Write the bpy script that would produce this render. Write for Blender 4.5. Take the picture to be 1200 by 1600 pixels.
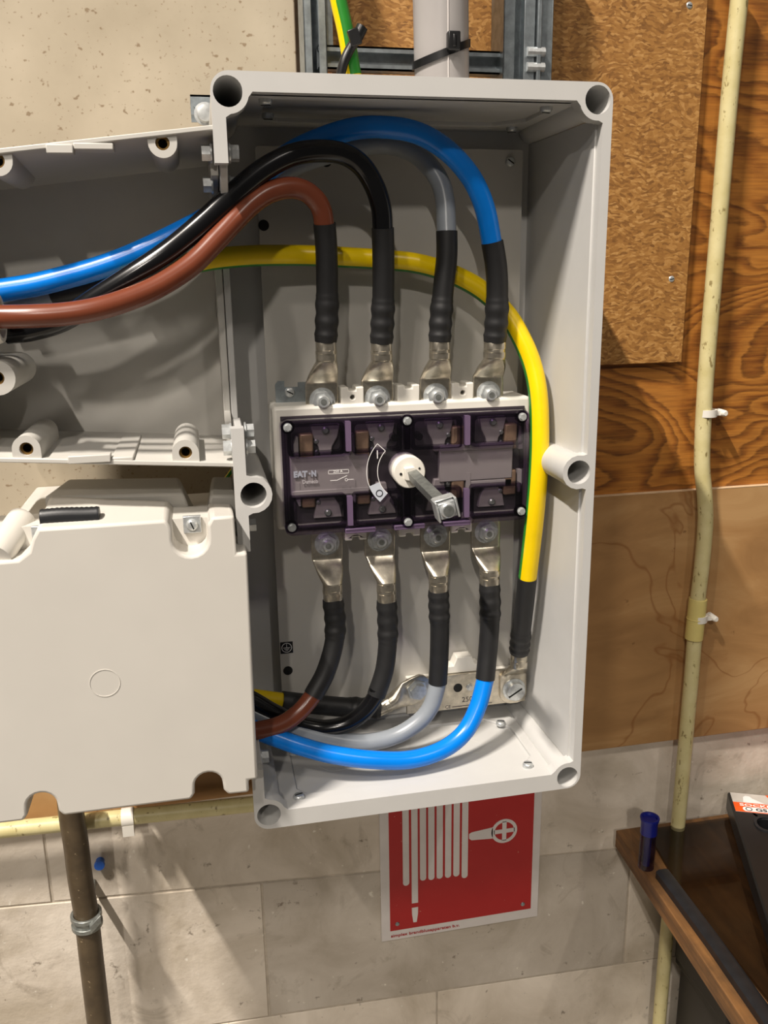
import bpy, bmesh, math, random
from math import pi, sin, cos, sqrt, atan2, radians
from mathutils import Vector, Matrix, noise
from mathutils.geometry import tessellate_polygon

random.seed(7)
for o in list(bpy.data.objects):
    bpy.data.objects.remove(o)
SC = bpy.context.scene
COL = SC.collection

# ------------------------------------------------------------------ camera
# metres; x right along the wall, z up, y into the wall; origin at the lower left corner of the big box's rim
F = 1355.0
RC = Matrix(((0.9789357, -0.20362726, -0.01486025),
             (-0.06637873, -0.24859441, -0.96633052),
             (0.19307707, 0.94696186, -0.25687446)))
CAM = Vector((-0.02196677, -0.83054589, 0.57185844))
cd = bpy.data.cameras.new('camera')
cam = bpy.data.objects.new('camera', cd)
COL.objects.link(cam)
cam.matrix_world = Matrix.Translation(CAM) @ Matrix((RC[0], -RC[1], -RC[2])).transposed().to_4x4()
cd.sensor_fit = 'VERTICAL'
cd.sensor_height = 36.0
cd.lens = F / 1600 * 36
cd.clip_start = 0.01
SC.camera = cam

# ------------------------------------------------------------------ world, lamps, exposure
w = bpy.data.worlds.new('hall')
SC.world = w
w.use_nodes = True
w.node_tree.nodes['Background'].inputs[0].default_value = (1.0, 0.93, 0.85, 1)
w.node_tree.nodes['Background'].inputs[1].default_value = 0.085


def tube_lamp(name, loc, length, width, energy, col):
    l = bpy.data.lights.new(name, 'AREA')
    l.shape = 'RECTANGLE'
    l.size = width
    l.size_y = length
    l.energy = energy
    l.color = col
    o = bpy.data.objects.new(name, l)
    COL.objects.link(o)
    o.location = loc
    return o


# a row of ceiling lamps running away from the wall, upper left, and one to the right
tube_lamp('ceiling_lamp', (-2.0, -1.75, 4.5), 0.6, 0.08, 640, (1.0, 0.915, 0.82))
tube_lamp('ceiling_lamp', (-2.0, -3.7, 4.5), 0.6, 0.08, 130, (1.0, 0.915, 0.82))
tube_lamp('ceiling_lamp', (-2.0, -7.2, 4.5), 0.6, 0.08, 360, (1.0, 0.915, 0.82))
tube_lamp('ceiling_lamp', (1.8, -3.7, 4.5), 0.6, 0.08, 60, (1.0, 0.915, 0.82))
SC.view_settings.view_transform = 'Standard'
SC.view_settings.look = 'None'
SC.view_settings.gamma = 1
SC.view_settings.use_curve_mapping = False
SC.view_settings.exposure = -0.36


# ------------------------------------------------------------------ helpers
def at(px, py, y):
    "point seen at photo pixel (px, py) standing at depth y"
    d = RC.transposed() @ Vector(((px - 600) / F, (py - 800) / F, 1))
    return CAM + d * ((y - CAM.y) / d.y)


def scale_at(P):
    "pixels per metre at P"
    return F / (RC[2].dot(P - CAM))


def lin(c):
    return tuple((v / 255 / 12.92 if v <= 10.3 else ((v / 255 + .055) / 1.055) ** 2.4) for v in c)


class NT:
    def __init__(s, name):
        s.m = bpy.data.materials.new(name)
        s.m.use_nodes = True
        s.t = s.m.node_tree
        s.b = s.t.nodes['Principled BSDF']

    def n(s, typ, **kw):
        nd = s.t.nodes.new(typ)
        for k, v in kw.items():
            if k.startswith('i_'):
                nd.inputs[k[2:].replace('_', ' ')].default_value = v
            else:
                setattr(nd, k, v)
        return nd

    def l(s, a, b):
        s.t.links.new(a, b)

    def co(s, sc=(1, 1, 1), rot=(0, 0, 0)):
        g = s.n('ShaderNodeNewGeometry')
        mp = s.n('ShaderNodeMapping')
        mp.inputs['Scale'].default_value = sc
        mp.inputs['Rotation'].default_value = rot
        s.l(g.outputs['Position'], mp.inputs['Vector'])
        return mp.outputs[0]

    def noise(s, v, scale, detail=4, rough=.55, dist=0):
        nd = s.n('ShaderNodeTexNoise')
        nd.inputs['Scale'].default_value = scale
        nd.inputs['Detail'].default_value = detail
        nd.inputs['Roughness'].default_value = rough
        nd.inputs['Distortion'].default_value = dist
        s.l(v, nd.inputs['Vector'])
        return nd.outputs['Fac']

    def ramp(s, fac, stops, interp='LINEAR'):
        r = s.n('ShaderNodeValToRGB')
        r.color_ramp.interpolation = interp
        el = r.color_ramp.elements
        while len(el) < len(stops):
            el.new(.5)
        for e, (p, c) in zip(el, stops):
            e.position = p
            e.color = tuple(c) + (1,) if len(c) == 3 else c
        s.l(fac, r.inputs[0])
        return r.outputs[0]

    def mix(s, fac, a, b, mode='MIX'):
        m = s.n('ShaderNodeMixRGB', blend_type=mode)
        for k, v in ((0, fac), (1, a), (2, b)):
            if hasattr(v, 'is_linked') or hasattr(v, 'node'):
                s.l(v, m.inputs[k])
            elif isinstance(v, (int, float)):
                m.inputs[k].default_value = v
            else:
                m.inputs[k].default_value = tuple(v) + (1,)
        return m.outputs[0]

    def math(s, op, a, b=0.0):
        m = s.n('ShaderNodeMath', operation=op)
        for k, v in ((0, a), (1, b)):
            if hasattr(v, 'node'):
                s.l(v, m.inputs[k])
            else:
                m.inputs[k].default_value = v
        return m.outputs[0]

    def bump(s, h, strength, dist=.001):
        b = s.n('ShaderNodeBump')
        b.inputs['Strength'].default_value = strength
        b.inputs['Distance'].default_value = dist
        s.l(h, b.inputs['Height'])
        s.l(b.outputs[0], s.b.inputs['Normal'])

    def set(s, color=None, rough=None, metal=None, spec=None):
        for k, v in (('Base Color', color), ('Roughness', rough), ('Metallic', metal), ('Specular IOR Level', spec)):
            if v is None:
                continue
            if hasattr(v, 'node'):
                s.l(v, s.b.inputs[k])
            elif isinstance(v, tuple):
                s.b.inputs[k].default_value = v + (1,)
            else:
                s.b.inputs[k].default_value = v
        return s.m


def simple(name, rgb, rough=.45, metal=0.0, var=.06, scale=60, spec=.5, bump=0.0):
    t = NT(name)
    c = lin(rgb)
    n = t.noise(t.co(), scale, 3)
    lo = tuple(v * (1 - var) for v in c)
    hi = tuple(min(1, v * (1 + var)) for v in c)
    t.set(t.ramp(n, [(.3, lo), (.7, hi)]), rough, metal, spec)
    if bump:
        t.bump(n, bump, .0005)
    return t.m


M = {}
M['plastic'] = simple('light_grey_polyester', (198, 197, 194), .42, 0, .02, 25)
M['plastic_old'] = simple('grey_polyester_box', (200, 197, 190), .5, 0, .03, 25)
M['cover'] = simple('cream_grey_cover', (206, 202, 194), .45, 0, .02, 14)
M['plate'] = simple('painted_plate', (188, 185, 178), .5, 0, .03, 20)
M['white'] = simple('white_plastic', (228, 224, 214), .4, 0, .02)
M['zinc'] = simple('zinc_plated_steel', (206, 209, 209), .32, .62, .15, 240)
M['galv'] = simple('galvanised_steel', (158, 166, 170), .42, .9, .22, 90)
M['tin'] = simple('tinned_copper', (200, 192, 176), .3, .92, .22, 110, bump=.25)
M['steel_dark'] = simple('dull_steel', (145, 148, 144), .4, .7, .25, 160)
M['brass'] = simple('brass', (168, 132, 78), .35, 1.0, .15, 120)
M['copper'] = simple('copper_contact', (150, 124, 100), .45, .4, .15, 120)
M['blue'] = simple('blue_insulation', (0, 128, 232), .26, 0, .03)
M['brown'] = simple('brown_insulation', (116, 60, 40), .27, 0, .05)
M['black'] = simple('black_insulation', (16, 16, 18), .2, 0, .1)
M['grey'] = simple('grey_insulation', (140, 146, 153), .3, 0, .04)
M['yellow'] = simple('yellow_insulation', (240, 205, 0), .32, 0, .03)
M['green'] = simple('green_insulation', (40, 128, 42), .35, 0, .05)
M['shrink'] = simple('black_heat_shrink', (30, 30, 31), .5, 0, .12, 80)
M['rubber'] = simple('black_rubber', (28, 29, 32), .42, 0, .2, 60)
M['black_plastic'] = simple('black_plastic', (22, 22, 23), .35, 0, .15, 60)
M['hole'] = simple('dark_void', (14, 13, 12), .8)
M['switch_dark'] = simple('switch_interior', (62, 55, 60), .55, 0, .15, 40)
M['switch_grey'] = simple('switch_mauve_grey', (150, 143, 142), .45, 0, .05, 30)
M['switch_mid'] = simple('switch_mid_grey', (138, 130, 130), .5, 0, .12, 40)
M['print'] = simple('white_print', (236, 234, 232), .6)
M['label_grey'] = simple('pale_label', (196, 202, 212), .5)
M['beige_pipe'] = None
M['sign_red'] = None


def m_cream():
    t = NT('cream_conduit_pvc')
    v = t.co()
    n = t.noise(v, 40, 4)
    base = t.ramp(n, [(.3, lin((198, 186, 132))), (.7, lin((212, 201, 152)))])
    sp = t.noise(t.co((1, 1, .45)), 130, 3, .6)
    f = t.ramp(sp, [(.62, (0, 0, 0)), (.68, (1, 1, 1))])
    t.set(t.mix(t.math('MULTIPLY', f, .75), base, lin((112, 92, 44))), .4)
    return t.m


M['cream'] = m_cream()
M['cream_fit'] = simple('yellowed_coupler', (214, 198, 124), .4, 0, .05, 40)


def m_brownpipe():
    t = NT('brown_painted_pipe')
    n = t.noise(t.co(), 45, 5)
    base = t.ramp(n, [(.3, lin((66, 54, 38))), (.7, lin((86, 72, 52)))])
    sp = t.ramp(t.noise(t.co(), 170, 2), [(.70, (0, 0, 0)), (.74, (1, 1, 1))])
    t.set(t.mix(t.math('MULTIPLY', sp, .6), base, lin((170, 150, 118))), .42)
    return t.m


M['brownpipe'] = m_brownpipe()


def m_concrete():
    t = NT('speckled_concrete')
    n = t.noise(t.co(), 9, 5)
    base = t.ramp(n, [(.3, lin((168, 156, 135))), (.7, lin((186, 174, 153)))])
    p1 = t.ramp(t.noise(t.co((1, 1, 1.2)), 95, 2, .5), [(.66, (0, 0, 0)), (.71, (1, 1, 1))])
    p2 = t.ramp(t.noise(t.co(), 210, 1, .5), [(.68, (0, 0, 0)), (.74, (1, 1, 1))])
    pit = t.math('MAXIMUM', p1, t.math('MULTIPLY', p2, .7))
    t.set(t.mix(t.math('MULTIPLY', pit, .75), base, lin((122, 100, 72))), .85)
    t.bump(pit, -.6, .002)
    return t.m


M['concrete'] = m_concrete()


def m_block(name='whitewashed_block', g=1.13):
    t = NT(name)
    v = t.co()
    n = t.noise(v, 7, 6, .6, .6)
    base = t.ramp(n, [(.28, lin((160 * g, 149 * g, 132 * g))), (.5, lin((186 * g, 176 * g, 162 * g))), (.75, lin((206 * g, 197 * g, 184 * g)))])
    st = t.ramp(t.noise(t.co((1, 1, .7)), 13, 6, .65, 1.2), [(.58, (0, 0, 0)), (.72, (1, 1, 1))])
    c1 = t.mix(t.math('MULTIPLY', st, .45), base, lin((118, 104, 84)))
    fl = t.ramp(t.noise(v, 55, 4, .6), [(.66, (0, 0, 0)), (.74, (1, 1, 1))])
    c2 = t.mix(t.math('MULTIPLY', fl, .7), c1, lin((96, 82, 66)))
    wh = t.ramp(t.noise(t.co((1.1, 1, 1)), 62, 3, .6), [(.69, (0, 0, 0)), (.76, (1, 1, 1))])
    c3 = t.mix(t.math('MULTIPLY', wh, .8), c2, lin((236, 230, 216)))
    t.set(c3, .8)
    t.bump(t.noise(v, 30, 6, .6), .5, .004)
    return t.m


M['block'] = m_block()
M['block_white'] = m_block('brighter_whitewashed_block', 1.19)
M['block_shaded'] = m_block('shadow_toned_block', 1.02)  # block below the tall box: the box's shadow put into a darker tone
M['mortar'] = simple('mortar', (184, 173, 157), .9, 0, .15, 60, bump=.5)


def m_ply_dark():
    t = NT('rotary_cut_fir_plywood')
    # contour lines of a slow height field give the cathedral figure of rotary cut fir
    a = t.noise(t.co((1.5, 1, 3.2)), 1.9, 2, .45, .7)
    b = t.noise(t.co((.8, 1, 3.0)), 22, 4, .6)
    h = t.math('ADD', t.math('MULTIPLY', a, 25.0), t.math('MULTIPLY', b, 1.0))
    fr = t.math('FRACT', h)
    c = t.ramp(fr, [(0.0, lin((174, 116, 50))), (.40, lin((162, 104, 42))), (.62, lin((122, 70, 26))), (.86, lin((76, 42, 18))), (1.0, lin((168, 110, 46)))])
    f = t.noise(t.co((2, 1, 40)), 9, 3, .6)
    c2 = t.mix(.35, c, t.ramp(f, [(.3, lin((110, 62, 22))), (.7, lin((206, 136, 52)))]))
    t.set(c2, .5)
    t.bump(fr, .15, .001)
    return t.m


M['ply_dark'] = m_ply_dark()


def m_ply_light():
    t = NT('stained_birch_plywood')
    n = t.noise(t.co((.8, 1, 2.2)), 6, 6, .6, .8)
    c = t.ramp(n, [(.25, lin((146, 108, 66))), (.5, lin((168, 127, 80))), (.75, lin((188, 150, 102)))])
    a = t.noise(t.co((1, 1, 1)), 5.5, 3, .5, .8)
    edge = t.math('ABSOLUTE', t.math('SUBTRACT', a, .52))
    ring = t.ramp(edge, [(0.0, (1, 1, 1)), (.012, (0, 0, 0))])
    c2 = t.mix(t.math('MULTIPLY', ring, .55), c, lin((124, 72, 26)))
    sp = t.ramp(t.noise(t.co(), 60, 3), [(.72, (0, 0, 0)), (.76, (1, 1, 1))])
    c3 = t.mix(t.math('MULTIPLY', sp, .5), c2, lin((96, 62, 30)))
    t.set(c3, .55)
    return t.m


M['ply_light'] = m_ply_light()


def m_osb():
    t = NT('pressed_strand_board')
    v = t.n('ShaderNodeTexVoronoi')
    v.inputs['Scale'].default_value = 260
    wv = t.n('ShaderNodeMapping')
    wv.inputs['Scale'].default_value = (.55, 1, 1.5)
    nz = t.n('ShaderNodeTexNoise')
    nz.inputs['Scale'].default_value = 14
    nz.inputs['Detail'].default_value = 4
    g = t.n('ShaderNodeNewGeometry')
    t.l(g.outputs['Position'], nz.inputs['Vector'])
    ad = t.n('ShaderNodeMixRGB', blend_type='ADD')
    ad.inputs[0].default_value = .05
    t.l(g.outputs['Position'], ad.inputs[1])
    t.l(nz.outputs['Color'], ad.inputs[2])
    t.l(ad.outputs[0], wv.inputs['Vector'])
    t.l(wv.outputs[0], v.inputs['Vector'])
    sep = t.n('ShaderNodeSeparateColor')
    t.l(v.outputs['Color'], sep.inputs[0])
    f = t.noise(t.co((.8, 1, 1.2)), 190, 4, .6, .3)
    mixv = t.math('ADD', t.math('MULTIPLY', sep.outputs[0], .5), t.math('MULTIPLY', f, .5))
    c = t.ramp(mixv, [(.2, lin((118, 78, 34))), (.42, lin((148, 102, 48))), (.6, lin((164, 117, 58))), (.85, lin((196, 150, 90)))])
    t.set(c, .6)
    t.bump(mixv, .3, .001)
    return t.m


M['osb'] = m_osb()


def m_shelf():
    t = NT('worn_bench_wood')
    n = t.noise(t.co((14, 1.2, 30)), 5, 5, .6)
    c = t.ramp(n, [(.3, lin((84, 58, 34))), (.7, lin((140, 98, 54)))])
    st = t.ramp(t.noise(t.co(), 18, 5, .65), [(.45, (0, 0, 0)), (.7, (1, 1, 1))])
    t.set(t.mix(t.math('MULTIPLY', st, .5), c, lin((58, 44, 30))), .6)
    t.bump(n, .4, .002)
    return t.m


M['shelf'] = m_shelf()


def m_clear(name, rgb, gloss=.06, rough=.08):
    "thin tinted clear plastic: a tinted see-through layer under a glossy skin"
    t = NT(name)
    tr = t.n('ShaderNodeBsdfTransparent')
    tr.inputs[0].default_value = tuple(rgb) + (1,)
    gl = t.n('ShaderNodeBsdfGlossy')
    gl.inputs['Roughness'].default_value = rough
    lw = t.n('ShaderNodeLayerWeight')
    lw.inputs[0].default_value = .5
    fr = t.math('ADD', t.math('MULTIPLY', t.math('POWER', lw.outputs['Facing'], 5.0), .8), .04)
    mx = t.n('ShaderNodeMixShader')
    t.l(fr, mx.inputs[0])
    t.l(tr.outputs[0], mx.inputs[1])
    t.l(gl.outputs[0], mx.inputs[2])
    out = t.t.nodes['Material Output']
    t.l(mx.outputs[0], out.inputs['Surface'])
    t.t.nodes.remove(t.b)
    return t.m


M['violet_clear'] = m_clear('violet_polycarbonate', (.93, .922, .936))
M['violet_edge'] = m_clear('violet_polycarbonate_thick', (.42, .36, .47))
M['violet_skirt'] = m_clear('violet_polycarbonate_skirt', (.66, .58, .72))
M['smoke'] = m_clear('smoked_acrylic', (.55, .54, .54), rough=.05)
M['vial'] = m_clear('clear_vial', (.62, .58, .74), rough=.05)
M['violet_lip'] = simple('violet_lip', (104, 86, 112), .35, 0, .05)
M['blue_cap'] = simple('dark_blue_cap', (18, 28, 120), .3)
M['blue_plug'] = simple('blue_plug', (40, 96, 190), .5)


def m_signred():
    t = NT('sign_red_print')
    n = t.noise(t.co(), 8, 5, .6, 1.0)
    c = t.ramp(n, [(.35, lin((168, 10, 16))), (.7, lin((176, 22, 24)))])
    sp = t.ramp(t.noise(t.co(), 150, 2), [(.74, (0, 0, 0)), (.78, (1, 1, 1))])
    t.set(t.mix(t.math('MULTIPLY', sp, .5), c, lin((200, 150, 130))), .35)
    return t.m


M['sign_red'] = m_signred()
M['sign_white'] = simple('sign_white_print', (214, 208, 204), .4, 0, .05, 30)
M['raw_edge'] = simple('pale_sawn_edge', (214, 186, 150), .7, 0, .12, 60)
M['orange'] = simple('orange_print', (240, 88, 16), .45)
M['label_silver'] = simple('silver_grey_print', (196, 190, 182), .4)
M['pvc_grey'] = simple('grey_pvc_pipe', (158, 154, 152), .3, 0, .03, 15)
M['crate'] = simple('dark_crate', (26, 22, 20), .5, 0, .2, 20)
M['crate_pale'] = simple('grey_lid', (120, 110, 108), .5, 0, .2, 20)
M['web'] = simple('cobweb', (150, 142, 130), .9)
M['floor'] = simple('concrete_floor', (140, 134, 124), .8, 0, .12, 6)

ORG = {}


class MB:
    "collects shapes in world coordinates and links them as ONE mesh object"

    def __init__(s):
        s.v = []
        s.f = []
        s.mi = []

    def add(s, vs, fs, mi=0):
        o = len(s.v)
        s.v += [Vector(v) for v in vs]
        for f in fs:
            s.f.append(tuple(i + o for i in f))
            s.mi.append(mi)
        return s

    def box(s, x0, x1, y0, y1, z0, z1, mi=0):
        vs = [(x, y, z) for x in (x0, x1) for y in (y0, y1) for z in (z0, z1)]
        return s.add(vs, [(0, 1, 3, 2), (4, 6, 7, 5), (0, 4, 5, 1), (2, 3, 7, 6), (0, 2, 6, 4), (1, 5, 7, 3)], mi)

    def obox(s, o, ax, ay, az, mi=0):
        "box spanned by three vectors from corner o"
        o, ax, ay, az = map(Vector, (o, ax, ay, az))
        vs = [o + ax * i + ay * j + az * k for i in (0, 1) for j in (0, 1) for k in (0, 1)]
        return s.add(vs, [(0, 1, 3, 2), (4, 6, 7, 5), (0, 4, 5, 1), (2, 3, 7, 6), (0, 2, 6, 4), (1, 5, 7, 3)], mi)

    def prism(s, outer, d0, d1, holes=(), fr=None, mi=0, warp=None):
        "polygon (u,v) with holes, swept from d0 to d1 along w; default frame u=x v=z w=y"
        to = fr or (lambda u, v, w_: Vector((u, w_, v)))
        loops = [list(outer)] + [list(h) for h in holes]
        flat = [p for lp in loops for p in lp]
        n = len(flat)
        tris = tessellate_polygon([[Vector((p[0], p[1], 0)) for p in lp] for lp in loops])
        vs = [to(p[0], p[1], d0) for p in flat] + [to(p[0], p[1], d1) for p in flat]
        if warp:
            vs = [warp(Vector(v)) for v in vs]
        fs = []
        if len(loops) == 1:
            fs += [tuple(range(n)), tuple(range(2 * n - 1, n - 1, -1))]
        else:
            fs += [tuple(t) for t in tris] + [tuple(i + n for i in reversed(t)) for t in tris]
        b = 0
        for lp in loops:
            k = len(lp)
            for i in range(k):
                j = (i + 1) % k
                fs.append((b + i, b + j, b + j + n, b + i + n))
            b += k
        return s.add(vs, fs, mi)

    def lathe(s, o, ax, prof, seg=20, mi=0, closed=False):
        "profile [(distance along axis, radius)]; ends are capped unless closed (ring profile)"
        o, ax = Vector(o), Vector(ax).normalized()
        u = ax.orthogonal().normalized()
        v = ax.cross(u)
        vs, fs = [], []
        for d, r in prof:
            for i in range(seg):
                a = 2 * pi * i / seg
                vs.append(o + ax * d + (u * cos(a) + v * sin(a)) * r)
        k = len(prof)
        for j in range(k if closed else k - 1):
            for i in range(seg):
                a, b = j * seg + i, j * seg + (i + 1) % seg
                c, d = ((j + 1) % k) * seg + i, ((j + 1) % k) * seg + (i + 1) % seg
                fs.append((a, b, d, c))
        if not closed:
            fs.append(tuple(range(seg)))
            fs.append(tuple(range((k - 1) * seg, k * seg)))
        return s.add(vs, fs, mi)

    def cyl(s, a, b, r, seg=16, mi=0):
        a, b = Vector(a), Vector(b)
        return s.lathe(a, b - a, [(0, r), ((b - a).length, r)], seg, mi)

    def ringtube(s, a, b, ro, ri, seg=24, mi=0):
        a, b = Vector(a), Vector(b)
        L = (b - a).length
        return s.lathe(a, b - a, [(0, ri), (0, ro), (L, ro), (L, ri)], seg, mi, closed=True)

    def hexa(s, a, b, r, mi=0):
        return s.cyl(a, b, r, 6, mi)

    def tube(s, pts, rad, seg=20, cap=True, stripe=None, up=None):
        "tube along points; rad a number or list; stripe(i_seg) gives the material index"
        n = len(pts)
        pts = [Vector(p) for p in pts]
        rad = rad if isinstance(rad, (list, tuple)) else [rad] * n
        tg = [(pts[min(i + 1, n - 1)] - pts[max(i - 1, 0)]).normalized() for i in range(n)]
        u = (Vector(up) if up else tg[0].orthogonal())
        u = (u - tg[0] * u.dot(tg[0])).normalized()
        vs, fs, mis = [], [], []
        for i in range(n):
            u = (u - tg[i] * u.dot(tg[i])).normalized()
            v = tg[i].cross(u)
            for k in range(seg):
                a = 2 * pi * k / seg
                vs.append(pts[i] + (u * cos(a) + v * sin(a)) * rad[i])
        base = len(s.v)
        s.v += vs
        for i in range(n - 1):
            for k in range(seg):
                a, b = i * seg + k, i * seg + (k + 1) % seg
                s.f.append((base + a, base + b, base + b + seg, base + a + seg))
                s.mi.append(stripe(k) if stripe else 0)
        if cap:
            s.f.append(tuple(base + k for k in range(seg)))
            s.mi.append(0)
            s.f.append(tuple(base + (n - 1) * seg + k for k in range(seg)))
            s.mi.append(0)
        return s

    def loft(s, secs, seg=24):
        "secs: (centre, U, V, a, b, exponent) superellipse sections"
        base = len(s.v)
        n = len(secs)
        for c, U, V, a, b, e in secs:
            for k in range(seg):
                t = 2 * pi * k / seg
                ct, st = cos(t), sin(t)
                x = math.copysign(abs(ct) ** (2 / e), ct) * a
                y = math.copysign(abs(st) ** (2 / e), st) * b
                s.v.append(Vector(c) + Vector(U) * x + Vector(V) * y)
        for i in range(n - 1):
            for k in range(seg):
                a, b = i * seg + k, i * seg + (k + 1) % seg
                s.f.append((base + a, base + b, base + b + seg, base + a + seg))
                s.mi.append(0)
        for i in (0, n - 1):
            s.f.append(tuple(base + i * seg + k for k in range(seg)))
            s.mi.append(0)
        return s

    def mesh(s, name, mats, org=Vector(), sharp=35):
        me = bpy.data.meshes.new(name)
        me.from_pydata([tuple(v - org) for v in s.v], [], s.f)
        for m in (mats if isinstance(mats, (list, tuple)) else [mats]):
            me.materials.append(m)
        me.polygons.foreach_set('material_index', s.mi)
        bm = bmesh.new()
        bm.from_mesh(me)
        bmesh.ops.recalc_face_normals(bm, faces=bm.faces)
        bm.to_mesh(me)
        bm.free()
        me.shade_smooth()
        me.set_sharp_from_angle(angle=radians(sharp))
        return me

    def build(s, name, mats, parent=None, bevel=0.0, sharp=35, org=None, seg=2):
        if parent is not None:
            org = ORG[parent.name]
        elif org is None:
            lo = [min(v[i] for v in s.v) for i in range(3)]
            hi = [max(v[i] for v in s.v) for i in range(3)]
            org = Vector(((lo[0] + hi[0]) / 2, (lo[1] + hi[1]) / 2, lo[2]))
        org = Vector(org)
        o = bpy.data.objects.new(name, s.mesh(name, mats, org, sharp))
        COL.objects.link(o)
        ORG[o.name] = org
        if parent is not None:
            o.parent = parent
        else:
            o.location = org
        if bevel:
            bv = o.modifiers.new('soft_edges', 'BEVEL')
            bv.width = bevel
            bv.segments = seg
            bv.limit_method = 'ANGLE'
            bv.angle_limit = radians(40)
            bv.use_clamp_overlap = False
        return o


def tag(o, label=None, cat=None, group=None, kind=None):
    for k, v in (('label', label), ('category', cat), ('group', group), ('kind', kind)):
        if v:
            o[k] = v
    return o


def empty(name, loc, label, cat, group=None):
    o = bpy.data.objects.new(name, None)
    o.empty_display_size = .02
    COL.objects.link(o)
    o.location = loc
    ORG[o.name] = Vector(loc)
    return tag(o, label, cat, group)


def inst(name, me, pos, parent, rot=None):
    "an object that shares mesh data, placed at world pos under parent"
    o = bpy.data.objects.new(name, me)
    COL.objects.link(o)
    o.parent = parent
    o.location = Vector(pos) - ORG[parent.name]
    if rot:
        o.rotation_euler = rot
    ORG[o.name] = Vector(pos)
    return o


def spline(pts, n=10):
    "Catmull-Rom through tuples of any size"
    P = [Vector(p) for p in pts]
    P = [P[0] * 2 - P[1]] + P + [P[-1] * 2 - P[-2]]
    out = []
    for i in range(1, len(P) - 2):
        for k in range(n):
            t = k / n
            a, b, c, d = P[i - 1:i + 3]
            out.append(.5 * ((2 * b) + (c - a) * t + (2 * a - 5 * b + 4 * c - d) * t * t + (3 * b - a - 3 * c + d) * t ** 3))
    out.append(P[-2])
    return out


def arc(cx, cz, r, a0, a1, n=10):
    return [(cx + r * cos(radians(a0 + (a1 - a0) * i / n)), cz + r * sin(radians(a0 + (a1 - a0) * i / n))) for i in range(n + 1)]


def circle(cx, cz, r, n=24):
    return [(cx + r * cos(2 * pi * i / n), cz + r * sin(2 * pi * i / n)) for i in range(n)]


def rrect(x0, x1, z0, z1, r, n=5):
    return arc(x1 - r, z1 - r, r, 0, 90, n) + arc(x0 + r, z1 - r, r, 90, 180, n) + arc(x0 + r, z0 + r, r, 180, 270, n) + arc(x1 - r, z0 + r, r, 270, 360, n)


def text(mb, body, O, U, V, size, depth=.0003, fit=None, shear=0.0, bold=0.0):
    "adds raised lettering: baseline start O, reading direction U, up V"
    cu = bpy.data.curves.new('lettering', 'FONT')
    cu.body = body
    cu.size = size
    cu.extrude = depth / 2
    cu.resolution_u = 3
    cu.shear = shear
    cu.offset = bold
    ob = bpy.data.objects.new('lettering_curve', cu)
    me = bpy.data.meshes.new_from_object(ob)
    xs = [v.co.x for v in me.vertices]
    k = 1.0
    if fit and xs:
        k = fit / (max(xs) - min(xs))
    x0 = min(xs) if xs else 0
    O, U, V = Vector(O), Vector(U).normalized(), Vector(V).normalized()
    N = U.cross(V)
    mb.add([O + U * (v.co.x - x0) * k + V * v.co.y + N * v.co.z for v in me.vertices], [tuple(p.vertices) for p in me.polygons])
    bpy.data.objects.remove(ob)
    bpy.data.meshes.remove(me)
    bpy.data.curves.remove(cu)
    return mb


def slot_screw_mesh(name, r, h, mat, dim=True, slot=True):
    "screw head with its top facing -y at the origin, slot cut in"
    mb = MB()
    mb.lathe((0, h, 0), (0, -1, 0), [(0, r), (h * .55, r), (h * .9, r * .85), (h, r * .7)], 16)
    if slot:
        mb.box(-r * .72, r * .72, -h * .05 - .0002, h * .3, -r * .12, r * .12, 1)
    return mb.mesh(name, [mat, M['hole']])


def hexbolt_mesh(name, r, h, mat, wr=None, stub=0.0):
    "hexagon head, with washer and thread stub, top facing -y, seat at y=0"
    mb = MB()
    if wr:
        mb.cyl((0, 0, 0), (0, -.0016, 0), wr, 20)
        mb.hexa((0, -.0016, 0), (0, -.0016 - h, 0), r)
    else:
        mb.hexa((0, 0, 0), (0, -h, 0), r)
    if stub:
        y = -(h + (.0016 if wr else 0))
        mb.lathe((0, y, 0), (0, -1, 0), [(0, r * .62), (stub * .7, r * .62), (stub, r * .5)], 16)
        mb.cyl((0, y - stub - .0001, 0), (0, y - stub - .0003, 0), r * .3, 12, 1)
    return mb.mesh(name, [mat, M['steel_dark']])


ME = {
    'gland_screw': slot_screw_mesh('gland_screw', .0062, .005, M['zinc']),
    'plate_screw': slot_screw_mesh('plate_screw', .0055, .004, M['zinc']),
    'cover_screw': hexbolt_mesh('cover_screw', .0036, .0032, M['zinc'], .0046),
    'terminal_nut': hexbolt_mesh('terminal_nut', .0112, .0065, M['zinc'], .0142, .0055),
    'flange_bolt': hexbolt_mesh('flange_bolt', .0072, .0075, M['zinc'], .0085),
    'wood_screw': slot_screw_mesh('wood_screw', .0042, .002, M['zinc']),
}

# ------------------------------------------------------------------ the setting
wall = MB().box(-1.2, 1.7, .3012, .34, -1.05, 1.25)
W = tag(wall.build('wall_back', M['mortar'], org=(0, .304, -1.05)), kind='structure')
fl = MB().box(-1.2, 1.7, -1.6, .34, -1.08, -1.05)
tag(fl.build('floor', M['floor']), kind='structure')


def zA(x): return -.297 - .062 * (x - .02)
def zB(x): return -.545 - .035 * (x - .1)


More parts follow.
